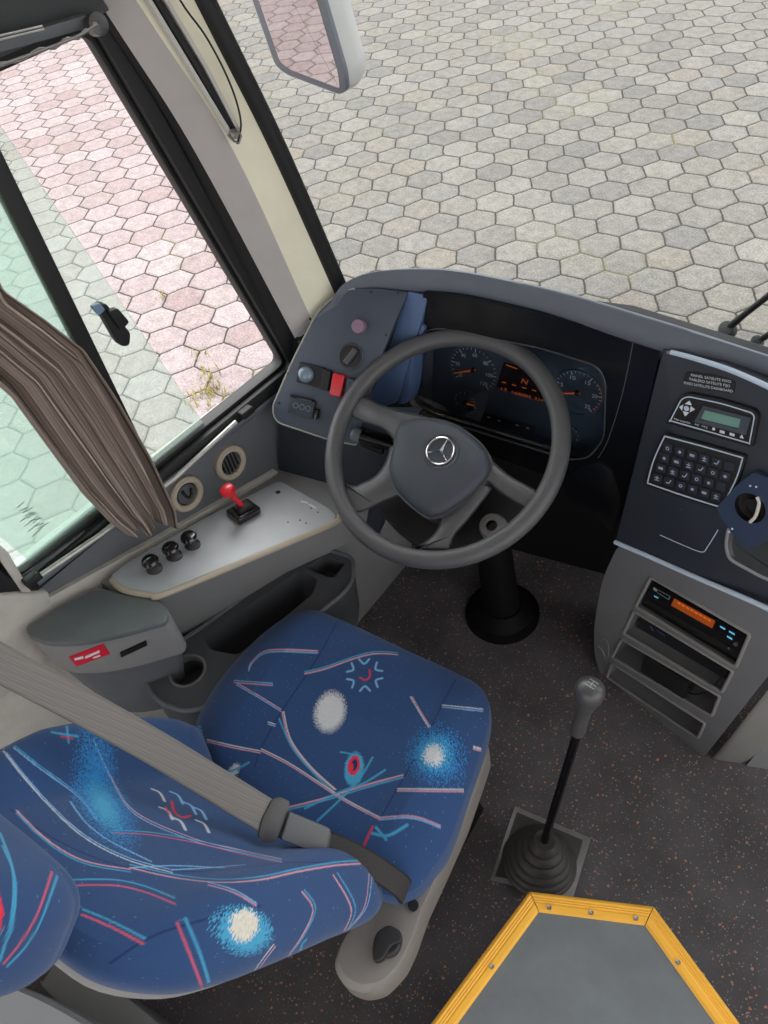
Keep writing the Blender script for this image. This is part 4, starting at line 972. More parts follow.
# ============================================================ GEAR LEVER
gc=at(541,855,z=.0)
gl=thing('gear_lever','tall gear lever with ribbed rubber boot on a square steel plate','gear lever',(gc.x,gc.y,0))
gp=pp([(515,806),(591,838),(573,898),(490,880)],zpl(.006)); bm=NB(); prism(bm,gp,V((0,0,-.006))); finish('base_plate',bm,steel,gl,bev=.001)
gi=pp([(517,812),(583,840),(568,890),(495,876)],zpl(.0085)); bm=NB(); prism(bm,gi,V((0,0,-.003))); finish('plate_rubber',bm,boot_rubber,gl,bev=.001)
bc=at(539,862,z=.01); rod0=V((bc.x,bc.y,.10)); kt=at(588,697,z=.60)
ax=(kt-V((bc.x,bc.y,.0))).normalized(); prof=[]
hh=0
for r0,r1,h0,h1 in((.078,.074,.0,.013),(.073,.067,.013,.028),(.065,.057,.028,.045),(.055,.045,.045,.064),(.043,.033,.064,.084),(.031,.022,.084,.106)):
    prof+=[(r0*.95,h0),(r0+.002,h0+.004),(r0+.001,h0+.009),(r1,h1)]
prof+=[(.014,.104),(.0001,.104)]
bm=NB(); axb=(ax*.8+V((0,0,1))*.2).normalized(); lathe(bm,[(.0001,0)]+prof,V((bc.x,bc.y,.008)),axb,36); finish('rubber_boot',bm,boot_rubber,gl,smooth=60)
r0=V((bc.x,bc.y,.008))+axb*.095
bm=NB(); tube(bm,[r0,kt-ax*.085],.0085,14); finish('shaft',bm,black_gloss,gl)
bm=NB(); kx=(kt-r0).normalized()
lathe(bm,[(.0001,-.105),(.0125,-.104),(.0135,-.095),(.0125,-.06),(.0135,-.035),(.0185,-.015),(.024,.003),(.0255,.015),(.0235,.026),(.017,.033),(.008,.0355),(.0001,.036)],kt,kx,28); finish('shift_knob',bm,mat('knob_dark_grey',(70,70,72),.32,grain=.1),gl)
bm=NB()
nb=(CAM-kt).normalized(); kn=(kx+nb*.55).normalized(); kc=kt+kx*.0355; u_,w_=frame(kx)
for a in(-.007,0,.007): obox(bm,kc+u_*a,u_,w_,kx,.0012,.016,.0012)
obox(bm,kc,u_,w_,kx,.014,.0012,.0012); finish('shift_pattern',bm,mat('pattern_grey',(150,150,150),.5),gl,smooth=0)

# ============================================================ RAISED PLATFORM (bottom right)
HZ=.30; fp_=thing('raised_platform','raised grey platform edged with yellow trim at the bottom right','platform',(-.05,.2,0))
oE=[(433,1024),(530,893),(653,908),(738,1024)]
o3=pp(oE,zpl(HZ)); lft=(o3[0]-o3[1]).normalized(); rgt=(o3[3]-o3[2]).normalized()
o3[0]=o3[1]+lft*.75; o3[3]=o3[2]+rgt*.75
poly=[o3[0],o3[1],o3[2],o3[3],V((.60,-.30,HZ)) if False else o3[3]+V((0,-.9,0)),o3[0]+V((0,-.2,0))]
poly=[o3[0],o3[1],o3[2],o3[3],V((o3[3].x,o3[0].y,HZ))]
bm=NB(); prism(bm,[p-V((0,0,.004)) for p in poly],V((0,0,-HZ+.004))); finish('platform_body',bm,black_mat,fp_,bev=.002)
cen=V((.05,.15,HZ))
def inset_line(a,b,d):
    t=(b-a).normalized(); n_=V((-t.y,t.x,0)); 
    if n_.dot(cen-a)<0:n_=-n_
    return n_*d
wI=.030
segs=[(o3[0],o3[1]),(o3[1],o3[2]),(o3[2],o3[3])]; ins=[inset_line(a,b,wI) for a,b in segs]
def isect(p,d,q,e):
    den=d.x*e.y-d.y*e.x; t=((q.x-p.x)*e.y-(q.y-p.y)*e.x)/den; return p+d*t
i1_=isect(segs[0][0]+ins[0],segs[0][1]-segs[0][0],segs[1][0]+ins[1],segs[1][1]-segs[1][0]); i2_=isect(segs[1][0]+ins[1],segs[1][1]-segs[1][0],segs[2][0]+ins[2],segs[2][1]-segs[2][0])
inn=[(o3[0]+ins[0],i1_),(i1_,i2_),(i2_,o3[3]+ins[2])]
bm=NB(); prism(bm,[o3[0]+ins[0]*.9,i1_,i2_,o3[3]+ins[2]*.9,V((o3[3].x,o3[0].y,HZ))],V((0,0,-.004))); finish('rubber_sheet',bm,sheet,fp_,smooth=0)
for k,((a,b),(c,d)) in enumerate(zip(segs,inn)):
    e=.0008; t=(b-a).normalized()
    bm=NB(); nn=ins[k].normalized(); up=V((0,0,1))
    # stepped nosing profile: outer lip, grooves, inner edge
    prof=[(0,-.03),(-.003,-.002),(.0,.004),(.004,.0065),(.007,.005),(.009,.0065),(.011,.005),(.013,.0065),(.015,.005),(.018,.0065),(.026,.0055),(.030,.0)]
    def P_(s0,s1,u): # linear along mitred ends
        f=u/wI; return s0.lerp(s1,f)
    loops=[[a.lerp(c,u/wI)+up*h+t*e for u,h in prof],[b.lerp(d,u/wI)+up*h-t*e for u,h in prof]]
    loft(bm,loops); s=finish('yellow_nosing',bm,yellow,fp_,smooth=25)
    L=(b-a).length
    for f in ((.83,.45,.12) if k==0 else (.12,.5,.9) if k==1 else(.10,.42,.75)):
        p=(a.lerp(b,f)).lerp(c.lerp(d,f),.72); bm=NB(); lathe(bm,[(.0001,.001),(.0018,.0012),(.0036,.003),(.0042,.0008),(.0042,-.004),(.0001,-.004)],p+up*.006,up,14); finish('screw',bm,steel,s)

# ============================================================ DRIVER SEAT
sa=R_(8); UR=V((math.cos(sa),math.sin(sa),0)); UF=V((-math.sin(sa),math.cos(sa),0)); UP=V((0,0,1))
seat=thing('driver_seat','blue patterned driver seat with reclined back and headrest on grey base','seat',(-.66,.3,0))
FAB=vcol_mat('blue_patterned_fabric',.9,.25,1300,.15)
BASE=np.array(lin((40,66,106))[:3]); 
COLS={'w':lin((186,186,188))[:3],'p':lin((196,140,150))[:3],'r':lin((196,44,66))[:3],'q':lin((190,78,98))[:3],'c':lin((62,142,178))[:3],'b':lin((38,118,176))[:3],'l':lin((120,165,205))[:3],'d':lin((22,40,84))[:3],'k':lin((196,190,176))[:3]}
rng=np.random.default_rng(7)
def rings_mesh(outline,center,prof_fn,nr,nt_,smin=.0):
    """outline: function theta index -> 3D point on a plane; prof_fn(s,p2d)->point. Returns verts, faces"""
    pass
def make_fabric(name,V3,F3,parent,motif,base=BASE):
    me=bpy.data.meshes.new(name); me.from_pydata([tuple(v) for v in V3],[],F3)
    bmx=bmesh.new(); bmx.from_mesh(me); bmesh.ops.recalc_face_normals(bmx,faces=bmx.faces); bvh=BVHTree.FromBMesh(bmx); bmx.to_mesh(me); bmx.free()
    P=np.array(V3,dtype=np.float64); n=len(P)
    h=rng.random(n); col=np.tile(base,(n,1))*(1+.10*(h[:,None]-.5))
    # fine white flecks of the weave
    col[rng.random(n)<.0025]=np.array(COLS['l'])*.55
    def hit(p):
        r=ray(*p).normalized(); o=bvh.ray_cast(CAM,r)
        return None if o[0] is None else np.array(o[0])
    for kind,arg in motif:
        if kind=='line':
            c,w,pts=arg; pts=[V((p[0],p[1])) for p in pts]
            dense=cr([V((p.x,p.y,0)) for p in pts],6) if len(pts)>2 else [V((pts[0].x,pts[0].y,0)).lerp(V((pts[1].x,pts[1].y,0)),k/8) for k in range(9)]
            H=[hit((p.x,p.y)) for p in dense]; D=np.full(n,9.)
            for a,b in zip(H,H[1:]):
                if a is None or b is None: continue
                ab=b-a
                if np.linalg.norm(ab)>.06 or np.dot(ab,ab)<1e-12: continue
                lo_=np.minimum(a,b)-.012; hi=np.maximum(a,b)+.012
                idx=np.where(np.all((P>lo_)&(P<hi),axis=1))[0]
                if not len(idx): continue
                q=P[idx]-a; t=np.clip(q@ab/(ab@ab),0,1); dd=np.linalg.norm(q-t[:,None]*ab,axis=1); D[idx]=np.minimum(D[idx],dd)
            w=w*.80; k=np.clip((w*1.35-D)/(w*.7),0,1)*(.72+.28*h); col=col*(1-k[:,None])+np.array(COLS[c])*k[:,None]
        else:
            c,p,ra,rb,ang,soft=arg; C=hit(p)
            if C is None: continue
            # local axes from neighbouring hits
            e1=hit((p[0]+4,p[1])); e2=hit((p[0],p[1]+4))
            if e1 is None or e2 is None: continue
            u=(e1-C); v=(e2-C); Q=P-C
            G=np.array([[u@u,u@v],[u@v,v@v]]); rhs=np.stack([Q@u,Q@v]); st=np.linalg.solve(G,rhs)*4
            near=np.linalg.norm(Q,axis=1)<.16
            ca,sn=math.cos(ang),math.sin(ang); x=(st[0]*ca+st[1]*sn)/ra; y=(-st[0]*sn+st[1]*ca)/rb; d=np.sqrt(x*x+y*y)
            k=((d+(rng.random(n)-.5)*soft*1.6)<1)&near
            col[k]=np.array(COLS[c])*(.86+.28*h[k][:,None])
    ca=me.color_attributes.new('Col','FLOAT_COLOR','POINT'); ca.data.foreach_set('color',np.c_[col,np.ones(n)].astype(np.float32).ravel())
    o=link(name,me,FAB,parent,smooth=180); return o
def radial(loop2,levels,frame_fn,nr,nt_):
    """loop2: closed 2D outline (list of (u,v)); levels(s,u,v)-> (scale,height). s in 0..1 over top then skirt"""
    L=cr([V((p[0],p[1],0)) for p in loop2],12,closed=True)
    # resample to nt_
    ds=[0]; 
    for i in range(len(L)): ds.append(ds[-1]+(L[(i+1)%len(L)]-L[i]).length)
    tot=ds[-1]; R=[]; j=0
    for k in range(nt_):
        t=tot*k/nt_
        while ds[j+1]<t: j+=1
        f=(t-ds[j])/max(ds[j+1]-ds[j],1e-9); R.append(L[j].lerp(L[(j+1)%len(L)],f))
    c=sum(R,V())/len(R); verts=[]; faces=[]
    verts.append(frame_fn(c.x,c.y,0.0,0.0,0.0))
    for i in range(1,nr+1):
        s=i/nr
        for k in range(nt_): verts.append(frame_fn(c.x,c.y,R[k].x-c.x,R[k].y-c.y,s))
    for k in range(nt_): faces.append((0,1+k,1+(k+1)%nt_))
    for i in range(nr-1):
        for k in range(nt_):
            a=1+i*nt_+k; b=1+i*nt_+(k+1)%nt_; faces.append((a,a+nt_,b+nt_,b))
    return verts,faces
# cushion: local (u,v) on plane z
CO=V((-.655,.36,0)); 
def loc2(px,py,z):
    p=at(px,py,z=z)-CO; return (p.dot(UR),p.dot(UF))
cpx=[(196,742),(201,715),(222,680),(252,647),(285,623),(312,615),(345,626),(400,652),(450,675),(478,690),(489,708),(487,735),(470,785),(452,835),(438,862),(410,893)]
cl=[loc2(*p,.465) for p in cpx]; 
bk=[(cl[-1][0]-.06,cl[-1][1]-.03),(.0,cl[0][1]-.06),(cl[0][0]+.05,cl[0][1]-.03)]
cl=cl+bk
def cush(cx,cy,dx,dy,s):
    # s<=.72 top surface, beyond it the side wall
    if s<=.78:
        k=s/.78; k2=k
        u=cx+dx*k2; v=cy+dy*k2
        edge=1-k**7
        bol=.018*max(0,min(1,(abs(u+.005)-.135)/.05))
        h=.472+.030*edge+bol*edge-.012*math.exp(-((u)/.10)**2-((v+.04)/.13)**2)+.012*max(0,(v-.02))/.15
    else:
        k=(s-.78)/.22; u=cx+dx*(1-.02*k*k+.012*math.sin(PI*k)); v=cy+dy*(1-.02*k*k+.012*math.sin(PI*k)); h=.472-.085*k+.012*max(0,(cy+dy-.02))/.15
    p=CO+UR*u+UF*v; return (p.x,p.y,h)
Vc,Fc=radial(cl,None,cush,270,860)
def cpt(X,Y): return (180+X/2.4,600+Y/2.4)
def bpt(X,Y): return (X/1.92,700+Y/1.92)
def ln(c,w,pts,f): return ('line',(c,w,[f(*p) for p in pts]))
def pair(c1,c2,pts,f,dx=0,dy=5,w=.0019): return [ln(c1,w,pts,f),ln(c2,w,[(x+dx,y+dy) for x,y in pts],f)]
M1=[]
M1+=[ln('d',.0016,[(378,52),(335,130),(300,185),(245,265),(195,355),(180,400)],cpt),ln('d',.0016,[(662,190),(640,230),(600,310),(560,385),(520,455),(480,525)],cpt),ln('d',.0014,[(195,355),(300,420),(400,480),(480,525)],cpt)]
M1+=pair('p','l',[(165,165),(175,145),(215,120),(330,122)],cpt)+pair('c','p',[(300,172),(350,160),(420,135),(470,124),(522,126)],cpt)
M1+=pair('l','p',[(130,193),(222,200)],cpt,w=.0012)+pair('p','l',[(135,198),(190,230),(242,262)],cpt,w=.0012)
M1+=pair('p','w',[(245,268),(262,335),(310,400),(370,455)],cpt,4,0,w=.0014)+[ln('c',.002,[(238,285),(270,355),(320,415),(372,465)],cpt)]
M1+=pair('w','p',[(195,357),(260,390),(330,435),(400,480),(480,522)],cpt,w=.0013)
M1+=pair('p','c',[(262,497),(330,480),(390,462),(460,440),(535,420)],cpt,0,6)+[ln('c',.0024,[(330,530),(385,478),(430,430),(462,378)],cpt),ln('c',.0024,[(300,500),(385,460),(440,440),(492,408)],cpt),ln('c',.002,[(385,365),(410,370),(432,385)],cpt)]
M1+=pair('p','l',[(480,522),(560,519),(625,542)],cpt,w=.0013)+pair('w','p',[(553,232),(575,270),(597,305)],cpt,4,0,w=.0012)+pair('w','l',[(630,252),(727,262)],cpt,w=.0013)
M1+=pair('w','p',[(65,335),(130,350),(192,362)],cpt,w=.0014)+pair('w','p',[(522,453),(680,455)],cpt,w=.0013)+pair('w','p',[(705,352),(722,357)],cpt)+pair('w','l',[(212,293),(228,298)],cpt,w=.0014)
M1+=[('spot',('w',cpt(360,268),14.5,19.5,.25,.28)),('spot',('b',cpt(612,366),19,19,0,.95)),('spot',('c',cpt(612,368),13,13,0,.8)),('spot',('w',cpt(608,372),9.5,9.5,0,.5))]
# drop motif, star motif, strokes
M1+=[('spot',('c',cpt(418,405),9.5,17,.15,.15)),('spot',('r',cpt(417,397),6,10,.2,.1)),('spot',('d',cpt(418,396),3.2,6,.2,.1)),('spot',('r',cpt(412,402),2,4,.2,.1))]
for k in range(6):
    a=2*PI*k/6+.5; cx_,cy_=443+37*math.cos(a),180+33*math.sin(a)
    M1.append(ln('l',.0024,[(cx_+12*math.sin(a)+5*math.cos(a),cy_-12*math.cos(a)+5*math.sin(a)),(cx_-6*math.cos(a),cy_-6*math.sin(a)),(cx_-12*math.sin(a)+5*math.cos(a),cy_+12*math.cos(a)+5*math.sin(a))],cpt))
M1+=[ln('r',.0022,[(432,186),(445,192),(455,184),(455,168)],cpt)]
M1+=[ln('r',.003,[(438,598),(450,570),(462,545)],cpt),ln('c',.003,[(462,560),(500,565),(545,540)],cpt),ln('c',.0026,[(470,545),(495,575)],cpt)]
M1+=[('spot',('c',cpt(46,335),4,12,0,.4)),('spot',('w',cpt(128,412),4,9,.5,.4)),ln('c',.0028,[(100,412),(130,408),(165,390)],cpt),ln('r',.002,[(95,500),(115,505)],cpt),ln('c',.0025,[(115,515),(150,540)],cpt)]
cu=make_fabric('cushion',Vc,Fc,seat,M1)
# backrest
BC=V((-.655,.145,.50)); LEAN=R_(33); BW=(-UF*math.sin(LEAN)+UP*math.cos(LEAN)); BN=(UF*math.cos(LEAN)+UP*math.sin(LEAN))
bl=[(-.165,-.01),(.165,-.01),(.228,.002),(.254,.05),(.246,.15),(.235,.28),(.222,.38),(.20,.45),(.15,.505),(.08,.52),(-.08,.52),(-.15,.505),(-.20,.45),(-.222,.38),(-.235,.28),(-.24,.16),(-.238,.07),(-.215,.015)]
def backf(cx,cy,dx,dy,s):
    if s<=.62:
        k=s/.62; u=cx+dx*k; v=cy+dy*k
        sm=max(0,min(1,(abs(u)-.10)/.10)); sm=sm*sm*(3-2*sm)
        fall=max(0,min(1,(v-.36)/.16)); 
        A_=2.1 if u<0 else 1.0; h=.032*A_*sm*(1-.5*fall)+.012*math.sin(max(0,min(1,v/.5))*PI)
        h=h*(1-k**9)+.02*(1-k**9)+ (.012*A_*A_*sm*(1-.6*fall))*k**9
    else:
        k=(s-.62)/.38; q=math.sin(PI*min(1,k*1.0))*.05
        u0=cx+dx; v0=cy+dy; sm=max(0,min(1,(abs(u0)-.10)/.10)); sm=sm*sm*(3-2*sm); fall=max(0,min(1,(v0-.36)/.16))
        top=.012*(4.4 if dx+cx<0 else 1.0)*sm*(1-.6*fall); h=top-(top+.052)*k; sc_=1+.05*math.sin(PI*k)-.06*k*k
        u=cx+dx*sc_; v=cy+dy*sc_
    p=BC+UR*u+BW*v+BN*h; return (p.x,p.y,p.z)
Vb,Fb=radial(bl,None,backf,330,960)
M2=[]
M2+=[ln('d',.0016,[(20,210),(120,275),(230,318),(320,330),(440,325),(560,312),(700,315)],bpt),ln('d',.0016,[(212,505),(290,455),(380,425),(500,395)],bpt)]
M2+=pair('l','w',[(0,85),(60,160),(150,250),(240,300),(330,326)],bpt,w=.0014)+pair('c','l',[(12,75),(75,125),(150,180),(185,225)],bpt,w=.0014)+pair('p','l',[(180,75),(215,150),(260,215),(370,265),(450,285),(540,305)],bpt,0,5,w=.0014)
M2+=pair('c','q',[(215,250),(290,254),(380,270),(470,292),(540,307)],bpt,0,5,w=.0016)+pair('p','c',[(32,212),(90,268),(160,308),(250,325)],bpt,w=.0016)+pair('c','q',[(135,345),(220,345),(280,358),(335,380)],bpt,0,11,w=.0018)+pair('c','q',[(160,402),(215,425),(278,458)],bpt,-3,10,w=.0018)
M2+=pair('p','c',[(250,322),(330,340),(420,350),(500,345),(570,330),(640,318),(692,314)],bpt,0,-6,w=.0017)+pair('l','p',[(400,350),(450,365),(492,390)],bpt,w=.0013)
M2+=[ln('q',.0019,[(340,428),(365,490),(392,562)],bpt),ln('c',.0024,[(356,420),(385,490),(406,560)],bpt)]+pair('c','p',[(585,365),(606,400),(585,450),(555,492)],bpt,-5,3,w=.0016)+pair('c','p',[(648,332),(682,395),(668,440),(645,470)],bpt,-8,4,w=.0018)+pair('w','p',[(525,470),(495,510),(465,555)],bpt,4,3,w=.0013)
M2+=[ln('l',.0016,[(135,195),(165,235),(210,270),(290,310)],bpt),ln('l',.0014,[(330,326),(400,322),(470,316)],bpt),ln('l',.0014,[(255,322),(330,318),(430,322)],bpt)]
M2+=[('spot',('b',bpt(192,185),17,40,-.55,.75)),('spot',('c',bpt(200,205),9,20,-.5,.8)),('spot',('c',bpt(472,442),27,22,.2,.34)),('spot',('k',bpt(470,432),14,16,.2,.3))]
for k,(x,y) in enumerate(((305,180),(340,185),(320,215),(365,205),(390,240),(385,215),(345,235))):
    M2.append(ln('l' if k%2 else 'w',.003,[(x-13,y-9),(x+2,y-2),(x+11,y+14)],bpt))
M2+=[ln('r',.0032,[(330,195),(335,215),(350,225),(366,222)],bpt),ln('r',.002,[(318,205),(325,220)],bpt),ln('r',.0045,[(556,512),(574,506)],bpt),ln('c',.0025,[(575,490),(580,470),(588,460)],bpt)]
M2+=[ln('c',.0026,[(100,62),(150,70)],bpt),ln('c',.0024,[(128,50),(132,82)],bpt),ln('r',.0018,[(118,70),(140,74)],bpt)]
M2+=pair('l','p',[(715,330),(705,395),(670,440)],bpt,-6,4,w=.0012)
bk_=make_fabric('backrest',Vb,Fb,seat,M2)
# rear shell of the backrest
def shell(cx,cy,dx,dy,s):
    k=s; u=cx+dx*(.90*min(1,k*1.15)); v=cy+dy*(.93*min(1,k*1.15)); h=-.075 if k<.8 else -.075+.03*(k-.8)/.2
    p=BC+UR*u+BW*v+BN*h; return (p.x,p.y,p.z)
Vs,Fs=radial(bl,None,shell,20,90); me=bpy.data.meshes.new('back_shell'); me.from_pydata(Vs,[],Fs); link('back_shell',me,grey_plastic,seat,60)
# headrest
HL=R_(20); HW=(-UF*math.sin(HL)+UP*math.cos(HL)); HN=(UF*math.cos(HL)+UP*math.sin(HL))
HC=BC+BW*.53+UR*.0+BN*.015
hl=[(-.09,.0),(.09,.0),(.125,.03),(.138,.09),(.13,.16),(.09,.20),(-.09,.20),(-.13,.16),(-.138,.09),(-.125,.03)]
def headf(cx,cy,dx,dy,s):
    if s<=.5: k=s/.5; h=.05*(1-k**5)**.5 if k<1 else 0; u=cx+dx*k*.97; v=cy+dy*k*.97
    else:
        k=(s-.5)/.5; sc_=.97+.03*math.sin(PI*k)-.35*k**4; h=-.085*k; u=cx+dx*sc_; v=cy+dy*sc_
    p=HC+UR*u+HW*v+HN*h; return (p.x,p.y,p.z)
Vh,Fh=radial(hl,None,headf,170,520)
M3=[ln('c',.0022,[(0,255),(25,330),(22,420),(0,500)],bpt),ln('c',.0018,[(5,280),(30,350),(22,450)],bpt),ln('q',.0018,[(100,330),(72,410),(40,465),(8,505)],bpt),ln('c',.002,[(110,338),(78,425),(48,475),(15,510)],bpt),('spot',('r',bpt(-2,405),4,22,0,.3))]
make_fabric('headrest',Vh,Fh,seat,M3)
for dx in(-.06,.06):
    bm=NB(); tube(bm,[BC+BW*.47+UR*dx-BN*.03,HC+UR*dx+HW*.06-HN*.04],.007,12); finish('headrest_post',bm,steel,seat)
# pan under the cushion and the long right side cover with recline handle
SZ=.405
bm=NB(); P_l=[CO+UR*(p[0]*.93)+UF*(p[1]*.95)+UP*.40 for p in cl]; cc=sum(P_l,V())/len(P_l)
loft(bm,[P_l,[cc+(p-cc)*.97-UP*.03 for p in P_l],[cc+(p-cc)*.7-UP*.09 for p in P_l]]); finish('seat_pan',bm,charcoal,seat,smooth=50)
bm=NB(); c=CO+UF*(-.03); sq=lambda a,b,z:[c+UR*(x*a)+UF*(y*b)+UP*z for x,y in((-1,-1),(1,-1),(1,1),(-1,1))]
loft(bm,[sq(.17,.16,.34),sq(.16,.15,.25),sq(.14,.13,.22),sq(.16,.15,.18),sq(.14,.13,.14),sq(.17,.16,.08),sq(.18,.17,.0)]); finish('suspension_base',bm,black_mat,seat,bev=.006)
cov=[(486,738),(490,748),(470,805),(446,858),(424,905),(410,945),(398,970),(380,988),(360,992),(342,984),(332,965),(340,940),(365,915),(400,880),(430,850),(462,790)]
cvp=rnd(cov,8,3); A=pp(cvp,zpl(.43)); cA2=sum(A,V())/len(A)
bm=NB(); loft(bm,[[p-UP*.10+(cA2-p)*.1 for p in A],[p-UP*.07 for p in A],[p-UP*.012 for p in A],[p+(cA2-p)*.06 for p in A]]); finish('side_cover',bm,mat('cover_grey',(118,113,108),.55,grain=.4,var=.06),seat,bev=.003,smooth=50)
# recline handle, screw hole
cv=zpl(.435)
bm=NB(); lathe(bm,[(.0001,-.002),(.022,-.002),(.022,.006),(.018,.010),(.0001,.010)],at(388,943,pl=cv),UP,24); finish('handle_boss',bm,black_mat,seat)
slab('recline_handle',rnd([(372,948),(376,932),(388,924),(401,930),(402,942),(392,944),(382,960),(373,962)],5),zpl(.452),.018,black_mat,seat,bev=.005,seg=3)
bm=NB(); disc(bm,cv,(413,905),.009,.004,.0005,20); finish('cover_hole',bm,rubber,seat,smooth=0)

# ============================================================ SEAT BELT
BM=mat('belt_webbing',(112,106,100),.85)
def belt_mat_f():
    m=bpy.data.materials.new('grey_belt_webbing'); m.use_nodes=True; nt=m.node_tree; b=nt.nodes['Principled BSDF']; b.inputs['Roughness'].default_value=.8; b.inputs['Specular IOR Level'].default_value=.25
    uv=nt.nodes.new('ShaderNodeVertexColor'); uv.layer_name='Col'; nt.links.new(uv.outputs[0],b.inputs['Base Color']); return m
WEB=belt_mat_f()
def webbing(name,pts,wvec,m,parent,th=.0016,ncross=24,dark_=(110,107,103),light_=(134,130,125)):
    pts=cr(pts,14); V_=[];F_=[];C_=[]; a=np.array(lin(dark_)[:3]); b=np.array(lin(light_)[:3])
    for i,p in enumerate(pts):
        w=wvec(i/(len(pts)-1))
        for j in range(ncross+1):
            V_.append(tuple(p+w*(j/ncross-.5))); t=.5+.5*math.sin(j*PI*.9+i*.0); k=(.35+.65*t) if 1<j<ncross-1 else .15
            c=a*(1-k)+b*k; c=c*(.92+.16*((i*7+j*3)%5)/4); C_.append((*c,1))
    for i in range(len(pts)-1):
        for j in range(ncross): q=i*(ncross+1)+j; F_.append((q,q+1,q+ncross+2,q+ncross+1))
    me=bpy.data.meshes.new(name); me.from_pydata(V_,[],F_); ca=me.color_attributes.new('Col','FLOAT_COLOR','POINT'); ca.data.foreach_set('color',np.array(C_,dtype=np.float32).ravel())
    o=link(name,me,m,parent,60); md=o.modifiers.new('thick','SOLIDIFY'); md.thickness=th; return o
sbt=thing('seat_belt','grey webbing seat belt stretched across the seat back into its buckle','seat belt',at(320,850,z=.6))
b0,b1,b2,b3=at(-150,585,z=1.17),at(0,663,z=1.0),at(140,739,z=.825),at(268,817,z=.69)
dirb=(b3-b1).normalized()
wz=lambda t:(at(0,637,pl=(b1,WNB))-at(0,690,pl=(b1,WNB)))*( .95 if t<.85 else .95-.8*(t-.85))
NBELT=(CAM-b2).normalized(); WNB=(NBELT-dirb*NBELT.dot(dirb)).normalized()
wdir=WNB.cross(dirb).normalized()
bm=None
webbing('webbing',[b0,b1,b2,b3],lambda t:wdir*.048,WEB,sbt)
# latch plate and buckle along the belt line
bp0=(b3,WNB)
slab('latch_plate',rnd([(272,800),(280,797),(290,801),(289,812),(276,842),(266,843),(258,838),(262,820)],3),bp0,.006,mat('latch_dark',(62,60,60),.4),sbt,raise_=.004,bev=.0015)
slab('buckle',rnd([(290,812),(331,829),(325,857),(281,840)],2.5),bp0,.02,buckle_mat,sbt,raise_=.010,bev=.004,seg=3)
slab('release_button',rnd([(323,829),(332,833),(327,857),(318,853)],1.5),bp0,.014,mat('release_dark',(58,56,56),.5),sbt,raise_=.009,bev=.002)
bmw=[at(326,843,pl=off(bp0,.002)),at(350,853,pl=off(bp0,.006)),at(376,868,z=.56),at(398,884,z=.515),at(404,892,z=.47)]
webbing('buckle_strap',bmw,lambda t:wdir*.036,WEB,sbt,th=.006,dark_=(26,25,25),light_=(62,60,59))

# ============================================================ OUTSIDE MIRROR
mo=[(252,0),(275,66),(287,75),(340,95),(346,90),(344,72),(323,0),(288,-118),(270,-135),(215,-150),(206,-140)]
Mc=at(300,20,dep=1.62); tgt=V((-9.5,-2.5,-1.2)); mn=((CAM-Mc).normalized()+(tgt-Mc).normalized()).normalized(); MPL=(Mc,mn)
om=thing('outside_mirror','grey outside mirror reflecting pink paving beyond windscreen at top','mirror',at(330,90,pl=MPL))
mor=rnd(mo,[4,10,6,8,6,6,4,10,10,10,10],4)
slab('mirror_rim',mor,MPL,.012,mirror_rim,om,bev=.003)
slab('mirror_face',shrink(mor,6.0),MPL,.004,mirror_mat,om,raise_=.0012,bev=0,smooth=0)
A=pp(mor,off(MPL,-.010)); cA3=sum(A,V())/len(A); sv=at(356,60,pl=MPL)-at(345,75,pl=MPL)
sdir=(V((.28,.95,.1))).normalized()
bm=NB(); loft(bm,[A,[cA3+(p-cA3)*1.0+sdir*.035 for p in A],[cA3+(p-cA3)*.94+sdir*.06 for p in A],[cA3+(p-cA3)*.7+sdir*.078 for p in A]]); finish('mirror_shell',bm,mirror_shell,om,smooth=50)
bm=NB(); t0=cA3+sdir*.05+V((0,-.0,.12)); tube(bm,cr([t0,t0+V((.02,.02,.22)),t0+V((.10,-.06,.42)),R4[0]+V((0,.03,-.03))],6),.014,12); finish('mirror_arm',bm,black_mat,om)

# ============================================================ WIPER
wp=thing('windscreen_wiper','black windscreen wiper arm outside the glass at right edge','wiper',at(748,316,y=1.30))
yw=ypl(1.305)
bm=NB(); tube(bm,pp([(727,329),(745,314),(768,296),(840,238)],yw),[.008,.006,.006,.006],10); finish('wiper_arm',bm,black_mat,wp)
bm=NB(); tube(bm,pp([(757,342),(768,335),(840,290)],yw),.006,10); finish('wiper_rod',bm,black_mat,wp)
bm=NB(); lathe(bm,[(.0001,.014),(.014,.012),(.018,-.006),(.0001,-.02)],at(727,330,y=1.305),V((0,-.6,.8)),18); lathe(bm,[(.0001,.012),(.010,.010),(.012,-.006),(.0001,-.02)],at(757,342,y=1.305),V((0,-.6,.8)),18); finish('wiper_pivot',bm,rubber,wp)
for q in((727,330),(757,342)):
    p=at(*q,y=1.305); bm=NB(); tube(bm,[p,V((p.x,1.31,p.z-.05)),V((p.x,1.31,.70))],.009,10); finish('wiper_spindle',bm,black_mat,wp)

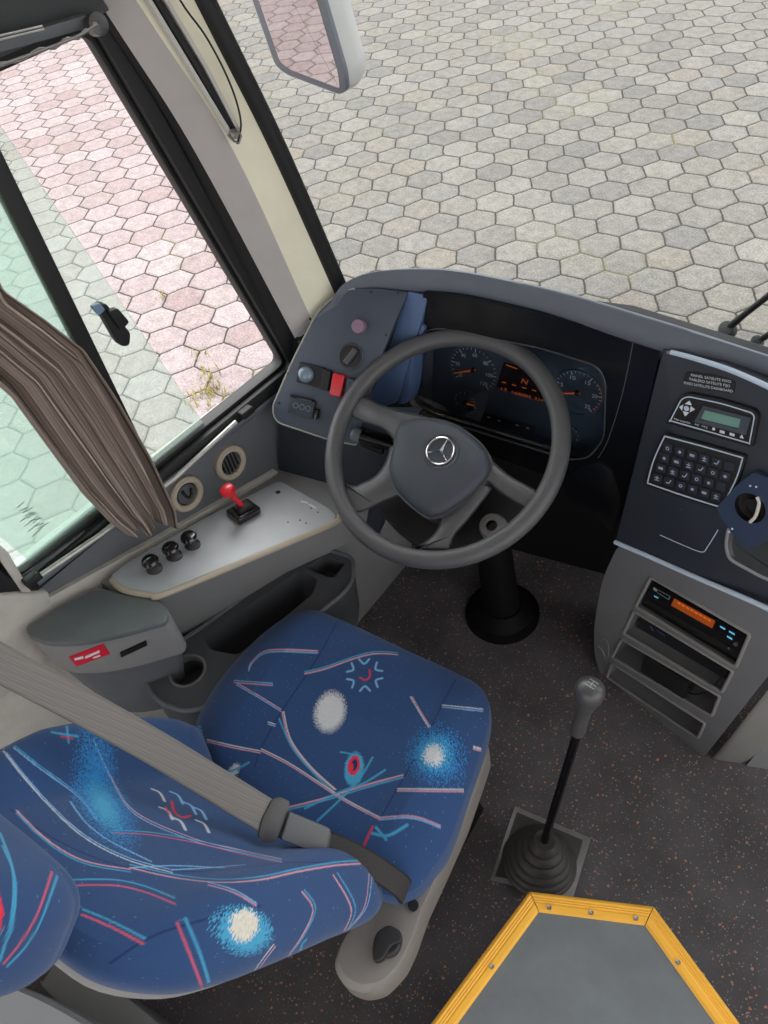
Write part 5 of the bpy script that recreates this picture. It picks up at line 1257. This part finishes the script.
# ============================================================ GREY MOULDING BEHIND THE SEAT
pm=thing('rear_moulding','grey curved moulding low behind the driver seat at bottom left','moulding',(-.75,-.35,0))
mz=.42
A=pp([(-60,958),(20,985),(70,1008),(130,1045)],zpl(mz)); B=[p+V((-.10,-.16,-.02)) for p in A]
bm=NB(); loops=[]
for a,b in zip(cr(A,6),cr(B,6)):
    loops.append([a+V((0,0,-.40)),a+V((0,0,-.02)),a+V((-.004,-.004,-.004)),a+(b-a)*.08+V((0,0,.003)),b,b+V((0,0,-.38))])
loft(bm,loops); finish('moulding_body',bm,mat('moulding_grey',(142,145,148),.5,grain=.2),pm,smooth=40)
A=pp([(60,955),(110,985),(160,1024),(200,1060)],zpl(.22)); B=pp([(40,985),(80,1024),(120,1060),(150,1090)],zpl(.22))
bm=NB(); loft(bm,[[a,b,V((b.x,b.y,0.0)),V((a.x,a.y,0.0))] for a,b in zip(cr(A,5),cr(B,5))]); finish('step_panel',bm,grey_plastic,pm,bev=.004)

# ---- weeds sprouting in the paving joints by the side window
bm=NB(); rw=random.Random(3)
for (x,y,n_) in((212,392,46),(207,378,26),(222,400,14),(196,402,22),(205,352,10),(160,300,8)):
    g0=at(x,y,z=-1.2)
    for k in range(n_):
        p=g0+V((rw.gauss(0,.05),rw.gauss(0,.05),0)); a=rw.uniform(0,2*PI); l=rw.uniform(.02,.06); s=V((math.cos(a),math.sin(a),0)); t=V((-s.y,s.x,0))*.004
        q=p+s*l*.7+V((0,0,l)); m_=p+s*l*.3+V((0,0,l*.65))
        v=[bm.verts.new(c) for c in(p-t,p+t,m_+t,q,m_-t)]; bm.faces.new(v)
o=finish('weeds',bm,mat('dry_weed',(150,140,70),.8),smooth=0); tag(o,'dry yellowish weeds sprouting in paving joints below the side window','weeds',kind='stuff')

# ============================================================ LIGHT, CAMERA
w=bpy.data.worlds.new('overcast'); S.world=w; w.use_nodes=True; nt=w.node_tree; bg=nt.nodes['Background']
tc=nt.nodes.new('ShaderNodeTexCoord'); sx=nt.nodes.new('ShaderNodeSeparateXYZ'); nt.links.new(tc.outputs['Generated'],sx.inputs[0])
rp=nt.nodes.new('ShaderNodeValToRGB'); nt.links.new(sx.outputs[2],rp.inputs[0])
rp.color_ramp.elements[0].position=0; rp.color_ramp.elements[0].color=(1.0,1.0,1.0,1); rp.color_ramp.elements[1].position=1; rp.color_ramp.elements[1].color=(.95,.98,1.04,1)
dt=nt.nodes.new('ShaderNodeVectorMath'); dt.operation='DOT_PRODUCT'; dt.inputs[1].default_value=(-.45,.85,.15); nt.links.new(tc.outputs['Generated'],dt.inputs[0])
ma=nt.nodes.new('ShaderNodeMath'); ma.operation='MULTIPLY_ADD'; ma.inputs[1].default_value=.4; ma.inputs[2].default_value=1.0; nt.links.new(dt.outputs['Value'],ma.inputs[0])
sc_w=nt.nodes.new('ShaderNodeVectorMath'); sc_w.operation='SCALE'; nt.links.new(rp.outputs[0],sc_w.inputs[0]); nt.links.new(ma.outputs[0],sc_w.inputs['Scale'])
nt.links.new(sc_w.outputs[0],bg.inputs[0]); bg.inputs[1].default_value=1.0
sun=bpy.data.lights.new('sun','SUN'); sun.energy=.9; sun.angle=R_(40); sun.color=(1,.97,.92); so=bpy.data.objects.new('sun',sun); COL.objects.link(so)
so.rotation_euler=V((.62,-.35,-.9)).to_track_quat('-Z','Y').to_euler()
cam=bpy.data.cameras.new('camera'); cam.sensor_fit='HORIZONTAL'; cam.sensor_width=36; cam.lens=36*F/768; cam.clip_start=.01
co=bpy.data.objects.new('camera',cam); COL.objects.link(co)
cx_=M@V((1,0,0)); cy_=M@V((0,-1,0)); cz_=M@V((0,0,-1))
mw=Matrix(((cx_.x,cy_.x,cz_.x,CAM.x),(cx_.y,cy_.y,cz_.y,CAM.y),(cx_.z,cy_.z,cz_.z,CAM.z),(0,0,0,1))); co.matrix_world=mw
S.camera=co
vs_=S.view_settings; vs_.view_transform='Standard'; vs_.look='None'; vs_.exposure=EXPO; vs_.gamma=1; vs_.use_curve_mapping=False
